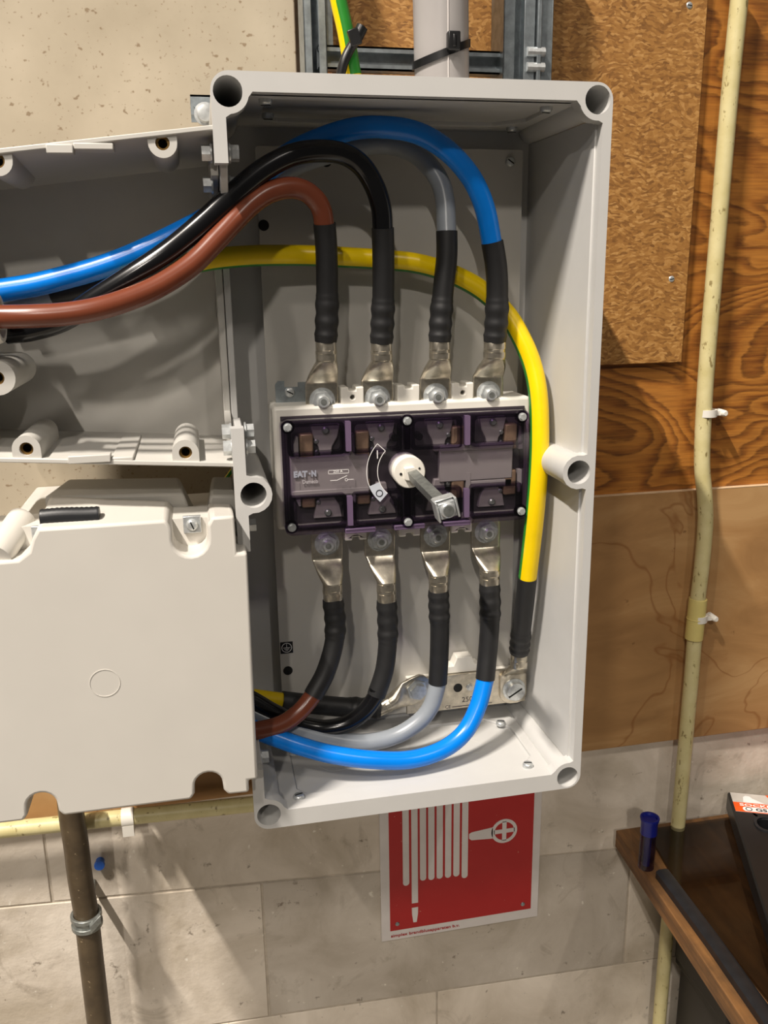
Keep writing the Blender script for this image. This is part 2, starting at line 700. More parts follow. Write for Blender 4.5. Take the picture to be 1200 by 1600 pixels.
rows = [(lambda x: -.05, lambda x: zA(x), [-1.18, -.885, -.283, .32, .922, 1.6]),
        (zA, zB, [-1.18, -.6, .0125, .615, 1.22, 1.6]),
        (zB, lambda x: -.80, [-1.18, -.92, -.32, .285, .89, 1.6]),
        (lambda x: -.80, lambda x: -1.05, [-1.18, -.6, .0125, .615, 1.22, 1.6])]
for ri, (top, bot, xs) in enumerate(rows):
    for a, b in zip(xs[:-1], xs[1:]):
        mt = M['block_white'] if ri > 1 else M['block_shaded'] if ri == 1 and 0 < a < .5 else M['block']
        g = .0015
        dy = random.uniform(-.0007, .0007)
        p = [(a + g, bot(a) + g), (b - g, bot(b) + g), (b - g, top(b) - g), (a + g, top(a) - g)]
        MB().prism(p, .3 + dy, .3038).build('block', mt, W, bevel=.0012)

slab = MB().box(-1.2, .108, .272, .2785, .285, 1.25).box(-1.2, .108, .2785, .2985, .2725, 1.25)
tag(slab.build('trim_1', M['concrete'], bevel=.002), kind='structure')


def sheet(name, x0, x1, y0, y1, z0, z1, mat, label, cat, tilt=0.0):
    return tag(MB().box(x0, x1, y0, y1, z0, z1).build(name, mat, bevel=.0008), label, cat)


sheet('plywood_sheet', .122, 1.25, .288, .2985, .272, 1.2, M['ply_dark'], 'dark orange plywood sheet with bold wavy grain behind the cream upright conduit', 'plywood')
lower_sheet = sheet('plywood_sheet', -.42, 1.25, .279, .2985, -.132, .2718, M['ply_light'], 'pale stained plywood sheet along the wall under the dark grained one', 'plywood')

MB().box(-.42, 1.25, .2786, .2885, .2716, .2722).build('raw_edge', M['raw_edge'], lower_sheet)

# strand board with its screws
ob = empty('strand_board', (.55, .28, .458), 'strand board panel screwed over the dark plywood right of the tall box', 'board')
MB().box(.15, .6275, .2745, .288, .4575, 1.2).build('panel', M['osb'], ob, bevel=.001)
for q in ((1050, 436), (1078, 8)):
    P = at(*q, .2735)
    inst('screw', ME['wood_screw'], P, ob, (0, random.uniform(0, 3), 0))

# ------------------------------------------------------------------ tall enclosure
E = empty('switch_enclosure', (.1875, .0925, 0), 'tall open light grey box holding the violet switch and its coloured cables', 'box')
XI, RB, RH = .012, .0182, .0128
bl, br, tl, tr = (.0156, .0172), (.3592, .0146), (.0148, .7334), (.3596, .7346)
ml, mr = (.0180, .3723), (.3568, .3752)
zb, zt, xr = .0205, .7335, .3655


def lobe(c, p0, p1, n=10, ccw=None):
    "arc about boss centre from point p0 to p1 through the inside of the box"
    a0 = math.degrees(atan2(p0[1] - c[1], p0[0] - c[0]))
    a1 = math.degrees(atan2(p1[1] - c[1], p1[0] - c[0]))
    if ccw:
        while a1 < a0:
            a1 += 360
    else:
        while a1 > a0:
            a1 -= 360
    tr_ = 14 if a1 > a0 else -14
    def off(p):
        if abs(p[0] - XI) < 1e-6 or abs(p[0] - xr) < 1e-6:
            return (p[0], p[1] + math.copysign(.003, p[1] - c[1]))
        return (p[0] + math.copysign(.003, p[0] - c[0]), p[1])
    return [off(p0)] + arc(c[0], c[1], RB, a0 + tr_, a1 - tr_, n) + [off(p1)]


def hx(c, x, s):
    return (x, c[1] + s * sqrt(RB ** 2 - (x - c[0]) ** 2))


def hz(c, z, s):
    return (c[0] + s * sqrt(RB ** 2 - (z - c[1]) ** 2), z)


rim = [(0, .675)] + arc(.016, .734, .016, 180, 90, 8) + arc(.359, .734, .016, 90, 0, 8) + arc(.359, .016, .016, 0, -90, 8) + arc(.016, .016, .016, -90, -180, 8) + [(0, .0725), (XI, .0725)]
rim += lobe(bl, hx(bl, XI, 1), hz(bl, zb, 1))
rim += lobe(br, hz(br, zb, -1), hx(br, xr, 1))
rim += lobe(mr, hx(mr, xr, -1), hx(mr, xr, 1))
rim += lobe(tr, hx(tr, xr, -1), hz(tr, zt, -1))
rim += lobe(tl, hz(tl, zt, 1), hx(tl, XI, -1))
rim += [(XI, .675)]
body = MB()
body.prism(rim, 0, .016, [circle(*c, RH) for c in (bl, br, tl, tr, mr)])
midl = [(0, .3155), (XI, .3155)] + lobe(ml, hx(ml, XI, -1), hx(ml, XI, 1), ccw=True) + [(XI, .4385), (0, .4385)]
body.prism(midl, 0, .016, [circle(*ml, RH)])
body.build('rim', M['plastic'], E)
b = MB()
b.box(.004, .371, .178, .185, .006, .744)                       # back
# top and bottom walls carry an octagonal recess for the gland plates
octo = [(.06, .03), (.315, .03), (.333, .05), (.333, .12), (.305, .148), (.07, .148), (.05, .13), (.05, .042)]
fl_ = lambda u, v, w_: Vector((u, v, w_))
wo = [(.0290, .010), (.3457, .010), (.3457, .163), (.371, .163), (.371, .185), (.004, .185), (.004, .163), (.0290, .163)]
b.prism(wo, .006, .0185, [octo], fr=fl_)
b.prism(wo, .7335, .744, [octo], fr=fl_)
fr_r = lambda u, v, w_: Vector((w_ - (.005 * u / .18 if w_ < .368 else 0), u, v))
b.prism([(.012, .0285), (.163, .0285), (.163, .006), (.185, .006), (.185, .744), (.163, .744), (.163, .7205), (.012, .7205),
         (.012, .3889), (.163, .3889), (.163, .3615), (.012, .3615)], .364, .371, fr=fr_r)
LW = [(.004, .02), (.0115, .02)]
fr_l = lambda u, v, w_: Vector((w_, u, v))                       # polygon in y,z swept along x
side = [(.163, .006), (.185, .006), (.185, .744), (.163, .744), (.163, .7192), (.012, .7192), (.012, .672), (.03, .652), (.112, .648), (.112, .430), (.06, .440), (.018, .437), (.012, .437),
        (.012, .386), (.163, .386), (.163, .3586), (.012, .3586), (.012, .318), (.03, .318), (.112, .30), (.112, .085), (.012, .075), (.012, .0312), (.163, .0312)]
b.prism(side, .0045, .0115, fr=fr_l)
b.build('body', M['plastic'], E, bevel=.001)
MB().prism([(.03, .03), (.372, .03), (.372, .745), (.03, .745)], .1852, .270, [[(.06, .06), (.34, .06), (.34, .71), (.06, .71)]]).build('light_stop_frame', M['plastic'], E)  # unseen frame added to stop light leaking between box and wall
g = MB().prism(octo, .0125, .0150, fr=fl_)
for x in (.1, .19, .27):
    g.ringtube((x, .09, .0150), (x, .09, .0153), .016, .0155, 28)
g.build('gland_plate', M['plastic'], E)
MB().prism(octo, .738, .741, fr=fl_).build('gland_plate', M['plastic'], E)
for c, dep in ((bl, .05), (br, .05), (tl, .12), (tr, .08), (mr, .06), (ml, .1)):
    RO = RB - .0008 if c in (mr, ml) else .0146
    # bore: hollow front half
    m = MB()
    m.lathe((c[0], .0155, c[1]), (0, 1, 0), [(0, RH), (0, RO), (.160, RO - .0008), (.160, .004), (dep, .004), (dep - .002, RH * .45), (dep - .004, RH * .9)], 28, closed=True)
    m.cyl((c[0], dep + .02, c[1]), (c[0], dep + .022, c[1]), .0045, 12, 1)
    m.build('lid_boss', [M['plastic'], M['hole']], E)
for x, y, z, up in ((.0505, .022, .0185, 1), (.3205, .026, .0185, 1), (.3225, .128, .0185, 1), (.055, .118, .0185, 1),
                    (.0495, .030, .7335, -1), (.3215, .034, .7335, -1), (.3275, .148, .7335, -1), (.057, .100, .7335, -1)):
    inst('gland_screw', ME['gland_screw'], (x, y, z + .005 * up), E, (radians(90 * up), 0, 0) if False else (radians(-90) * up, 0, random.uniform(-.5, .5)))
pl = MB().prism(rrect(.047, .345, .034, .712, .003, 2), .1585, .1605, [circle(.0521, .6323, .0050, 16), circle(.1224, .6976, .0045, 16), circle(.0557, .1096, .0045, 16)])
plate = pl.build('mounting_plate', M['plate'], E)
for hx_, hz_ in ((.0521, .6323), (.1224, .6976), (.0557, .1096)):
    MB().cyl((hx_, .1580, hz_), (hx_, .1588, hz_), .0058, 18).build('fixing_hole', M['hole'], plate)
inst('plate_screw', ME['plate_screw'], (.3299, .1545, .6992), plate, (0, .6, 0))
inst('plate_screw', ME['plate_screw'], (.0545, .1545, .690), plate, (0, .9, 0))
for x in (.0545, .3299):
    MB().cyl((x, .1605, .05), (x, .178, .05), .007).build('plate_stud', M['plastic'], plate)
    MB().cyl((x, .1605, .696), (x, .178, .696), .007).build('plate_stud', M['plastic'], plate)
el = MB().box(.0478, .0630, .1580, .1585, .1328, .1478).build('earth_label', M['black_plastic'], plate)
s = MB()
s.ringtube((.0554, .1579, .1403), (.0554, .1577, .1403), .0063, .0056, 24)
s.box(.0551, .0557, .1577, .1579, .1403, .1450)
for wd, z in ((.0042, .1403), (.0030, .1385), (.0016, .1368)):
    s.box(.0554 - wd, .0554 + wd, .1577, .1579, z - .0003, z + .0003)
tag(s.build('earth_symbol', M['print'], el), 'white earth symbol printed on a black sticker')
# bolts through the flange towards the left boxes
for y, z in ((.022, .686), (.05, .662), (.025, .432), (.012, .418)):
    o = inst('flange_bolt', ME['flange_bolt'], (-.0015 if z > .6 else .001, y, z), E, (0, 0, radians(-90)))
    inst('flange_nut', ME['flange_bolt'], (.0135, y, z), E, (0, 0, radians(90)))
for z in (.062, .330):
    inst('flange_nut', ME['flange_bolt'], (.0117, .045, z), E, (0, 0, radians(90)))

# ------------------------------------------------------------------ upper left open box
U = empty('side_box', (-.13, .08, .40), 'open grey box bolted to the upper left of the tall box, cables inside', 'box')


def zt_(x): return .7065 + .121 * x
def zb_(x): return .4010 - .078 * x


b = MB()
xl, xe = -.255, .0035
wa = .0045


def quad_wall(f, s, name=None):
    pass


def wall_strip(za, zc, y0, y1, dz0=0, dz1=0):
    "sloping wall strip: za(x) outside, zc(x) inside; back edge shifted by dz"
    vs = []
    for x in (xl, xe):
        vs += [(x, y0, za(x)), (x, y0, zc(x)), (x, y1, za(x) + dz1), (x, y1, zc(x) + dz1)]
    b.add(vs, [(0, 1, 3, 2), (4, 6, 7, 5), (0, 4, 5, 1), (2, 3, 7, 6), (0, 2, 6, 4), (1, 5, 7, 3)])


wall_strip(zt_, lambda x: zt_(x) - wa, .0015, .165, 0, -.012)
wall_strip(zb_, lambda x: zb_(x) + wa, .0015, .165, 0, .002)
b.prism([(xl, zb_(xl)), (xe, zb_(xe)), (xe, zt_(xe) - .01), (xl, zt_(xl) - .01)], .15, .156)
b.box(xl - .001, xl + .006, 0, .156, zb_(xl), zt_(xl) - .004)
b.prism([(.055, .415), (.150, .402), (.150, .69), (.030, .695), (.03, .668), (.112, .65), (.112, .44)], -.0035, .0038, fr=fr_l)
for xa, xb in ((-.14, -.118),):
    b.box(xa, xb, -.0008, .012, zt_(xa) - .0085, zt_(xa) - .001)
for xa, xb in ((-.118, -.085),):
    b.box(xa, xb, .001, .02, zt_(xa) - .0075, zt_(xa) - .002)
for xa, xb in ((-.150, -.112),):
    b.box(xa, xb, -.0008, .012, zb_(xa) + .000, zb_(xa) + .0075)
b.box(-.112, -.092, .002, .13, zb_(-.1) + .003, zb_(-.1) + .0075)
b.build('body', M['plastic_old'], U, bevel=.0009)


def ubox_boss(cx, cz, side, r=.0125, y0=.004):
    m = MB()
    if side == 't':
        zz = zt_(cx) - .002
        out = [(cx + r, zz), (cx + r, cz)] + arc(cx, cz, r, 0, -180, 12)[1:] + [(cx - r, zz)]
    elif side == 'b':
        zz = zb_(cx) + .002
        out = [(cx - r, zz), (cx - r, cz)] + arc(cx, cz, r, 180, 0, 12)[1:] + [(cx + r, zz)]
    else:
        out = [(xl + .004, cz - r), (cx, cz - r)] + arc(cx, cz, r, -90, 90, 12)[1:] + [(xl + .004, cz + r)]
    m.prism(out, y0, .11, [circle(cx, cz, .0062, 18)])
    bs = m.build('lid_boss', M['plastic_old'], U)
    k = MB().ringtube((cx, y0 + .005, cz), (cx, y0 + .02, cz), .0062, .0040, 18)
    k.cyl((cx, y0 + .016, cz), (cx, y0 + .02, cz), .0041, 14, 1)
    tag(k.build('threaded_insert', [M['brass'], M['hole']], bs), 'brass threaded insert in its boss')


for cx, cz, sd in ((-.0437, .6915, 't'), (-.181, .6755, 't'), (-.0438, .4170, 'b'), (-.1858, .4282, 'b'), (-.2030, .4935, 'l')):
    ubox_boss(cx, cz, sd, .0155 if sd == 'l' else .0125)
gl = MB()
gl.lathe((-.2495, .006, .5455), (1, 0, 0), [(0, .0172), (0, .0225), (.052, .0225), (.056, .0208), (.056, .0172)], 32, closed=True)
gl.build('cable_entry_ring', M['white'], U)
t = MB()
text(t, 'EQ402', (.0005, .1497, .536), (0, 0, 1), (-1, 0, 0), .0085, .0006, fit=.052)
t.build('embossed_lettering', M['plastic_old'], U)

# ------------------------------------------------------------------ lower left cover
C_ = empty('side_cover', (-.13, .01, .065), 'closed cream grey cover with notched edges, left below the open side box', 'cover')
c = MB()
zc0, zc1 = .066, .361
out = [(-.0045, .066)]
out = [(-.0045, .066), (-.0045, .080), (.0050, .080), (.0075, .3235), (-.0025, .3235), (-.0025, zc1)]
n1 = -.0445
out += [(n1 + .021, zc1), (n1 + .0165, zc1 - .008)] + arc(n1, .341, .0165, 0, -180, 10) + [(n1 - .0165, zc1 - .008), (n1 - .021, zc1)]
out += [(-.178, zc1), (-.184, .351), (-.188, .340), (-.198, .333), (-.275, .331), (-.275, .067)]
for nx in (-.205, -.0445):
    zz = .0665
    out += [(nx - .0185, zz), (nx - .0145, zz + .006)] + arc(nx, zz + .014, .0140, 180, 0, 10) + [(nx + .0145, zz + .006), (nx + .0185, zz)]


def top_warp(v):
    if v.y > .02 and v.z > .355:
        v.z = .3525 - .118 * v.x
    return v


c.prism(out, -.03, .05, warp=top_warp)
c.build('shell', M['cover'], C_, bevel=.003, seg=3)
f_ = MB()
f_.prism([(-.275, .09), (.0, .09), (.0, .330), (-.015, .352), (-.275, .356)], .004, .052, warp=lambda v: v)
f_.build('notch_floor', M['cover'], C_)
h = MB()
h.add([(-.185, .055, .33), (-.040, .055, .33), (-.185, .055, .371), (-.050, .055, .366), (-.185, .12, .33), (-.040, .12, .33), (-.170, .12, .374), (-.056, .12, .369)],
      [(0, 1, 3, 2), (4, 6, 7, 5), (0, 4, 5, 1), (2, 3, 7, 6), (0, 2, 6, 4), (1, 5, 7, 3)])
h.add([(-.030, .055, .33), (.0025, .055, .33), (-.024, .055, .362), (.0025, .055, .360), (-.030, .12, .33), (.0025, .12, .33), (-.020, .12, .368), (.0025, .12, .366)],
      [(0, 1, 3, 2), (4, 6, 7, 5), (0, 4, 5, 1), (2, 3, 7, 6), (0, 2, 6, 4), (1, 5, 7, 3)])
h.box(-.232, .0035, .052, .185, .066, .335)
h.box(-.232, -.18, .18, .270, .066, .335).box(-.18, .0035, .255, .270, .066, .10)  # unseen rear extension, added to block light behind the cover
h.build('base', M['plastic_old'], C_, bevel=.003)
m = MB()
q1_, q2_ = at(-6, 872, -.024), at(34, 812, .03)
m.cyl(q1_, q2_, .0135, 24)
m.build('corner_column', M['cover'], C_)
for x, z in ((-.0425, .347), (-.181, .347)):
    k = MB().box(x - .0085, x + .0085, -.0005, .004, z - .0085, z + .0085)
    ko = k.build('cover_clip', M['zinc'], C_, bevel=.0006)
    inst('clip_screw', ME['plate_screw'], (x, -.0045, z), ko, (0, 1.2, 0))
k = MB().ringtube((-.1342, -.0300, .204), (-.1342, -.0304, .204), .0143, .0136, 40)
k.build('moulded_ring', M['cover'], C_)

# ------------------------------------------------------------------ load switch
S = empty('load_switch', (.19, .115, .36), 'four pole load switch under a clear violet cover with white rotary hub', 'switch')
sb = MB()
sb.box(.047, .338, .095, .150, .3075, .4445)
sb.build('housing', M['white'], S, bevel=.004)
tb = MB()


def tab(x, z, up):
    wv = .0125
    o_ = [(x - wv, z), (x + wv, z), (x + wv, z + up * .020), (x + .004, z + up * .020), (x + .004, z + up * .016), (x - .004, z + up * .016), (x - .004, z + up * .020), (x - wv, z + up * .020)]
    m = MB().prism(o_, .098, .125, [circle(x, z + up * .009, .0026, 12)] if hole else [])
    m.build('mounting_tab', M['white'], S, bevel=.0012)


for x, hole in ((.1345, 1), (.197, 0), (.259, 1)):
    tab(x, .442, 1)
    tab(x, .309, -1)
bk = MB().box(.055, .330, .0925, .0955, .315, .434)
bk.build('contact_bed', M['switch_dark'], S)
PX = (.0935, .1595, .2255, .2875)
BX = (.1020, .1630, .2290, .2905)
for i, x in enumerate(BX):
    for z, up in ((.448, 1), (.2865, -1)):
        k = MB().box(x - .0125, x + .0125, .1075, .112, z - .016, z + .018) if up > 0 else MB().box(x - .0125, x + .0125, .1075, .112, z - .018, z + .016)
        k.build('terminal_bar', M['copper'], S)
        inst('terminal_nut', ME['terminal_nut'], (x, .1045, z), S, (0, random.uniform(0, 1), 0))
    # jaw, blade and pins seen through the cover
    sx = 1 if i > 1 else -1
    for z, up in ((.375, 1), (.375, -1)):
        tz = .4245 if up > 0 else .321
        k = MB().prism([(x - .016, tz), (x + .016, tz), (x + .013, tz - up * .014), (x + .007, tz - up * .024), (x + .005, tz - up * .036), (x - .006, tz - up * .036), (x - .008, tz - up * .024), (x - .013, tz - up * .014)], .086, .0935)
        k.build('fixed_contact', M['switch_mid'], S, bevel=.001)
        bx = x + sx * .021
        k = MB().box(bx - .0075, bx + .0075, .084, .093, .375 + up * .012, .375 + up * .041)
        tag(k.build('copper_blade', M['copper'], S, bevel=.002), 'copper coloured contact blade under the cover')
        k = MB().prism([(bx + sx * .009, .375 + up * .012), (bx + sx * .014, .375 + up * .012), (bx + sx * .014, .375 + up * .030), (bx + sx * .011, .375 + up * .038), (bx + sx * .009, .375 + up * .038)], .083, .093)
        k.build('blade_guide', M['switch_grey'], S)
        k = MB()
        k.lathe((x, .086, tz - up * .006), (0, -1, 0), [(0, .0042), (.002, .004), (.0035, .0025)], 12)
        k.lathe((x + sx * .010, .09, tz - up * .030), (0, -1, 0), [(0, .003), (.004, .0028), (.005, .0015)], 10)
        k.lathe((x + sx * .010, .09, tz - up * .018), (0, -1, 0), [(0, .003), (.004, .0028), (.005, .0015)], 10)
        k.build('rivet', M['steel_dark'], S)
# moving carriage: the two mauve grey bars
lb = MB().box(.0625, .1480, .0835, .0930, .347, .391).box(.0625, .1480, .082, .0835, .3470, .3545).build('switch_bar', M['switch_grey'], S, bevel=.0012)
rb_ = MB().box(.2285, .3140, .0835, .0930, .3535, .3960).box(.2285, .3140, .082, .0835, .3885, .3950).box(.262, .314, .084, .093, .345, .3535).build('switch_bar', M['switch_grey'], S, bevel=.0012)
# the clear cover: shell, thick ribs and lips
cv = MB()
X0, X1, Z0, Z1, YF, YB = .0535, .3290, .3065, .4325, .0735, .1000
front = rrect(X0, X1, Z0, Z1, .008)
cv.prism(front, YF, YF + .0018, [circle(.1890, .3720, .0178, 28)])
cv.build('cover', M['violet_clear'], S)
ed = MB()
ins = rrect(X0 + .0045, X1 - .0045, Z0 + .0045, Z1 - .0045, .006)
ed.prism(front, YF + .0018, YB, [ins])
ed.build('cover_skirt', M['violet_skirt'], S)


def window_frame(x0, x1, z0, z1, cut):
    w_ = .0036
    o_ = rrect(x0, x1, z0, z1, .004, 3)
    i_ = rrect(x0 + w_, x1 - w_, z0 + w_, z1 - w_, .004, 3)
    MB().prism(o_, YF + .0018, YF + .013, [i_]).build('cover_rib', M['violet_edge'], S)


xc = (.0600, .1230, .1285, .1855, .1935, .2570, .2640, .3225)
for a, bb in ((.0600, .1210), (.1285, .1840), (.1945, .2520), (.2625, .3230)):
    window_frame(a, bb, .3935, .4285, 1)
    window_frame(a, bb, .3110, .3500, 1)
for x in (.1248, .2573):
    MB().prism(rrect(x - .003, x + .003, .3965, .4290, .001, 2), YF - .0006, YF + .006).build('cover_rib', M['violet_lip'], S)
    MB().prism(rrect(x - .003, x + .003, .314, .347, .001, 2), YF - .0006, YF + .006).build('cover_rib', M['violet_lip'], S)
for x in (.1893,):
    MB().prism(rrect(x - .0032, x + .0032, .395, .425, .001, 2), YF - .0004, YF + .006).prism(rrect(x - .0032, x + .0032, .320, .352, .001, 2), YF - .0004, YF + .006).build('cover_rib', M['violet_edge'], S)
for x0, x1 in ((.1190, .1530), (.1740, .2090), (.2300, .2620)):
    MB().box(x0, x1, YF, YF + .012, .3045, .3100).build('cover_lip', M['violet_lip'], S, bevel=.0008)
for x, z in ((.0605, .4255), (.1893, .4265), (.3200, .4250), (.0605, .3165), (.1893, .3135), (.3215, .3170)):
    bs = MB().lathe((x, YF + .004, z), (0, -1, 0), [(0, .0075), (.0042, .0072)], 20)
    bo = bs.build('screw_seat', M['violet_edge'], S)
    inst('cover_screw', ME['cover_screw'], (x, YF - .0004, z), bo, (0, random.random(), 0))
for x, z in ((.176, .408), (.2035, .408), (.176, .336), (.2035, .336)):
    MB().lathe((x, YF + .014, z), (0, -1, 0), [(0, .0046), (.012, .0040)], 14).build('cover_pin', M['violet_edge'], S)
# printing on the cover
pr = MB()
YP = YF - .0002
ux, uz = Vector((1, 0, 0)), Vector((0, 0, 1))
kx = lambda px, py: (at(px, py, YF).x, at(px, py, YF).z)
p0 = at(458, 745, YF)
bx0, bz0, bx1, bz1 = *kx(513, 741), *kx(545, 733)
for a in ((bx0, bx1, bz0, bz0 + .0004), (bx0, bx1, bz1 - .0004, bz1), (bx0, bx0 + .0004, bz0, bz1), (bx1 - .0004, bx1, bz0, bz1)):
    pr.box(a[0], a[1], YP, YF, a[2], a[3])
text(pr, '250 A', (bx0 + .0055, YP, bz0 + .0012), ux, uz, .0042, .0002)
q0 = kx(516, 751)
zz = q0[1]
pr.box(q0[0], q0[0] + .008, YP, YF, zz - .0002, zz + .0003)
pr.obox((q0[0] + .008, YP, zz), (.0105, 0, .0042), (0, .0002, 0), (0, 0, .0006))
pr.ringtube((q0[0] + .0175, YP, zz), (q0[0] + .0175, YF, zz), .0016, .0012, 16)
pr.box(q0[0] + .0191, q0[0] + .0255, YP, YF, zz - .0002, zz + .0003)
# sector with the I and O positions
HC = Vector((.1890, 0, .3720))
a0, a1 = 136.5, 227.5
ro, ri = .0455, .0335
sec = arc(HC.x, HC.z, ro, a0, a1, 22)
sec_i = arc(HC.x, HC.z, ri, a1, a0, 22)
tw = .0007
o_ = arc(HC.x, HC.z, ro, a0, a1, 22) + arc(HC.x, HC.z, ro - tw, a1, a0, 22)
pr.prism(o_, YP, YF)
o_ = arc(HC.x, HC.z, ri, a0, a1, 22) + arc(HC.x, HC.z, ri - tw, a1, a0, 22)
pr.prism(o_, YP, YF)
tip = (HC.x + .0435 * cos(radians(107)), HC.z + .0435 * sin(radians(107)))


def bar2(p, q, wv):
    d = Vector((q[0] - p[0], q[1] - p[1])).normalized() * wv / 2
    nrm = Vector((-d.y, d.x))
    pr.prism([(p[0] + nrm.x, p[1] + nrm.y), (q[0] + nrm.x, q[1] + nrm.y), (q[0] - nrm.x, q[1] - nrm.y), (p[0] - nrm.x, p[1] - nrm.y)], YP, YF)


bar2(sec[0], sec_i[-1], tw)
mid = Vector((HC.x + .0393 * cos(radians(147)), HC.z + .0393 * sin(radians(147))))
pr.box(mid.x - .0005, mid.x + .0005, YP, YF, mid.y - .0065, mid.y + .0025)
pr.build('printed_marks', M['print'], S)
zo = MB()
a2 = 200
zo.prism(arc(HC.x, HC.z, ro, a2, a1, 10) + arc(HC.x, HC.z, ri, a1, a2, 10), YF - .0003, YF)
zo.build('off_field', M['label_grey'], S)
oc = Vector((HC.x + .0395 * cos(radians(217)), 0, HC.z + .0395 * sin(radians(217))))
MB().ringtube((oc.x, YF - .0006, oc.z), (oc.x, YF - .0003, oc.z), .0040, .0031, 24).build('off_mark', M['black_plastic'], S)
bp = MB()
q = at(459, 748, YF)
lp0 = at(459, 746, .0815)
e = MB()
text(e, 'EAT', (lp0.x, .0816, lp0.z), ux, uz, .0088, .0003, fit=.0150, bold=.0005)
e.box(lp0.x + .0165, lp0.x + .0182, .0815, .0818, lp0.z + .0022, lp0.z + .0040)
text(e, 'N', (lp0.x + .0192, .0816, lp0.z), ux, uz, .0088, .0003, fit=.0052, bold=.0005)
tag(e.build('maker_lettering', M['label_grey'], S), 'pale bold maker lettering on the left bar')
e = MB()
lp1 = at(473, 756, .0815)
text(e, 'Dumeco', (lp1.x, .0816, lp1.z), ux, uz, .0062, .0003, fit=.0165)
e.build('type_lettering', M['print'], S)
# white hub and square shaft with its coupling
hub = MB()
hub.lathe((HC.x, .092, HC.z), (0, -1, 0), [(0, .0172), (.0285, .0178), (.0300, .0168), (.0302, .0150)], 32)
hb = hub.build('rotary_hub', M['white'], S)
cy = .0612
pp = MB()
pp.prism([(HC.x - .006, HC.z - .007), (HC.x + .006, HC.z - .009), (HC.x + .008, HC.z + .001), (HC.x + .004, HC.z + .007), (HC.x - .007, HC.z + .006)], cy - .006, cy + .001)
pp.build('hub_socket', M['white'], hb, bevel=.0006)
MB().cyl((HC.x - .0098, .0612, HC.z - .0012), (HC.x - .0098, .063, HC.z - .0012), .0015, 12).cyl((HC.x + .0108, .0612, HC.z + .0040), (HC.x + .0108, .063, HC.z + .0040), .0012, 12).build('hub_hole', M['hole'], hb)
shaft_a = Vector((HC.x + .001, .050, HC.z - .0005))
shaft_b = at(694, 792, -.012)
shaft_b = Vector((shaft_a.x + .001, -.082, shaft_a.z - .005))


def sq_bar(m, a, b_, hw, mi=0):
    ax = (b_ - a)
    r_ = Vector((1, 0, .25)).normalized()
    r_ = (r_ - ax.normalized() * r_.dot(ax.normalized())).normalized()
    u_ = ax.normalized().cross(r_)
    m.obox(a - r_ * hw - u_ * hw, r_ * 2 * hw, u_ * 2 * hw, ax, mi)
    return r_, u_


sh = MB()
sq_bar(sh, shaft_a, shaft_b, .0052)
so = sh.build('shaft', M['steel_dark'], S, bevel=.0006)
k = MB()
ca = shaft_b + (shaft_a - shaft_b).normalized() * .016
r_, u_ = sq_bar(k, ca, shaft_b, .0078)
ax = (shaft_b - ca).normalized()
for sgn in (-1, 1):
    k.obox(ca + r_ * sgn * .0095 - r_ * .001 - u_ * .0098, r_ * .002, u_ * .0196, ax * .017)
k.obox(ca + u_ * .0088 - r_ * .0095, r_ * .019, u_ * .0016, ax * .012)
k.build('shaft_coupling', M['zinc'], so, bevel=.0006)
k = MB()
k.lathe(shaft_b - ax * .002, ax, [(0, .0072), (.0042, .0072), (.0052, .0062)], 20)
k.cyl(shaft_b + ax * .0033, shaft_b + ax * .0036, .0052, 18, 1)
k.build('shaft_end_screw', [M['zinc'], M['steel_dark']], so)
# steel fixing strip behind the switch
br_ = MB()
br_.prism([(.054, .430), (.088, .430), (.088, .466), (.079, .466), (.079, .461), (.064, .461), (.064, .468), (.057, .468), (.054, .464)], .128, .131)
bro = br_.build('fixing_strip', M['galv'], S)
inst('strip_screw', ME['plate_screw'], (.0695, .1245, .4555), bro, (0, .5, 0))
MB().box(.065, .325, .148, .1585, .33, .42).build('rear_foot', M['switch_dark'], S)


# ------------------------------------------------------------------ cables
def pts3(lst):
    return [at(a, b_, y) for a, b_, y in lst]


def lug(parent, B, E_, s_, name='cable_lug', rb=.0112, ypalm=.1058):
    "crimped lug: palm around bolt B, barrel to E_; s_=+1 barrel above"
    Xv = Vector((1, 0, 0))
    Vv = Vector((0, 1, 0))
    m = MB()
    secs = []
    for dz, hw in ((-.0195, .006), (-.0188, .0095), (-.0165, .0135), (-.0125, .0165), (-.006, .0178), (.004, .0178), (.016, .0176), (.0185, .0174)):
        secs.append((Vector((B.x, ypalm, B.z + s_ * dz)), Xv, Vv, hw, .0024, 8))
    st = Vector((B.x, ypalm, B.z + s_ * .0195))
    ax_ = (E_ - st)
    for k_, hw, th, ex in ((.02, .0173, .0026, 7), (.16, .0163, .0050, 5), (.30, .0150, .0076, 3.6), (.44, .0130, .0100, 2.6), (.52, .0118, .0110, 2.2), (.56, .0114, .0114, 2.1), (.565, .0111, .0108, 3.2), (.72, .0111, .0108, 3.2), (.725, .0116, .0116, 2), (.80, .0116, .0116, 2), (.805, .0108, .0108, 3.2), (.97, .0108, .0108, 3.2), (1.05, .0108, .0108, 2)):
        t_ = min(1, k_ / .52)
        cx = st.x + (E_.x - st.x) * t_
        cy_ = ypalm + (E_.y - ypalm) * t_
        cz_ = st.z + ax_.z * k_
        secs.append((Vector((cx, cy_, cz_)), Xv, Vv, hw * rb / .0112, th * rb / .0112, ex))
    m.loft(secs, 28)
    return m.build(name, M['tin'], parent, sharp=28)


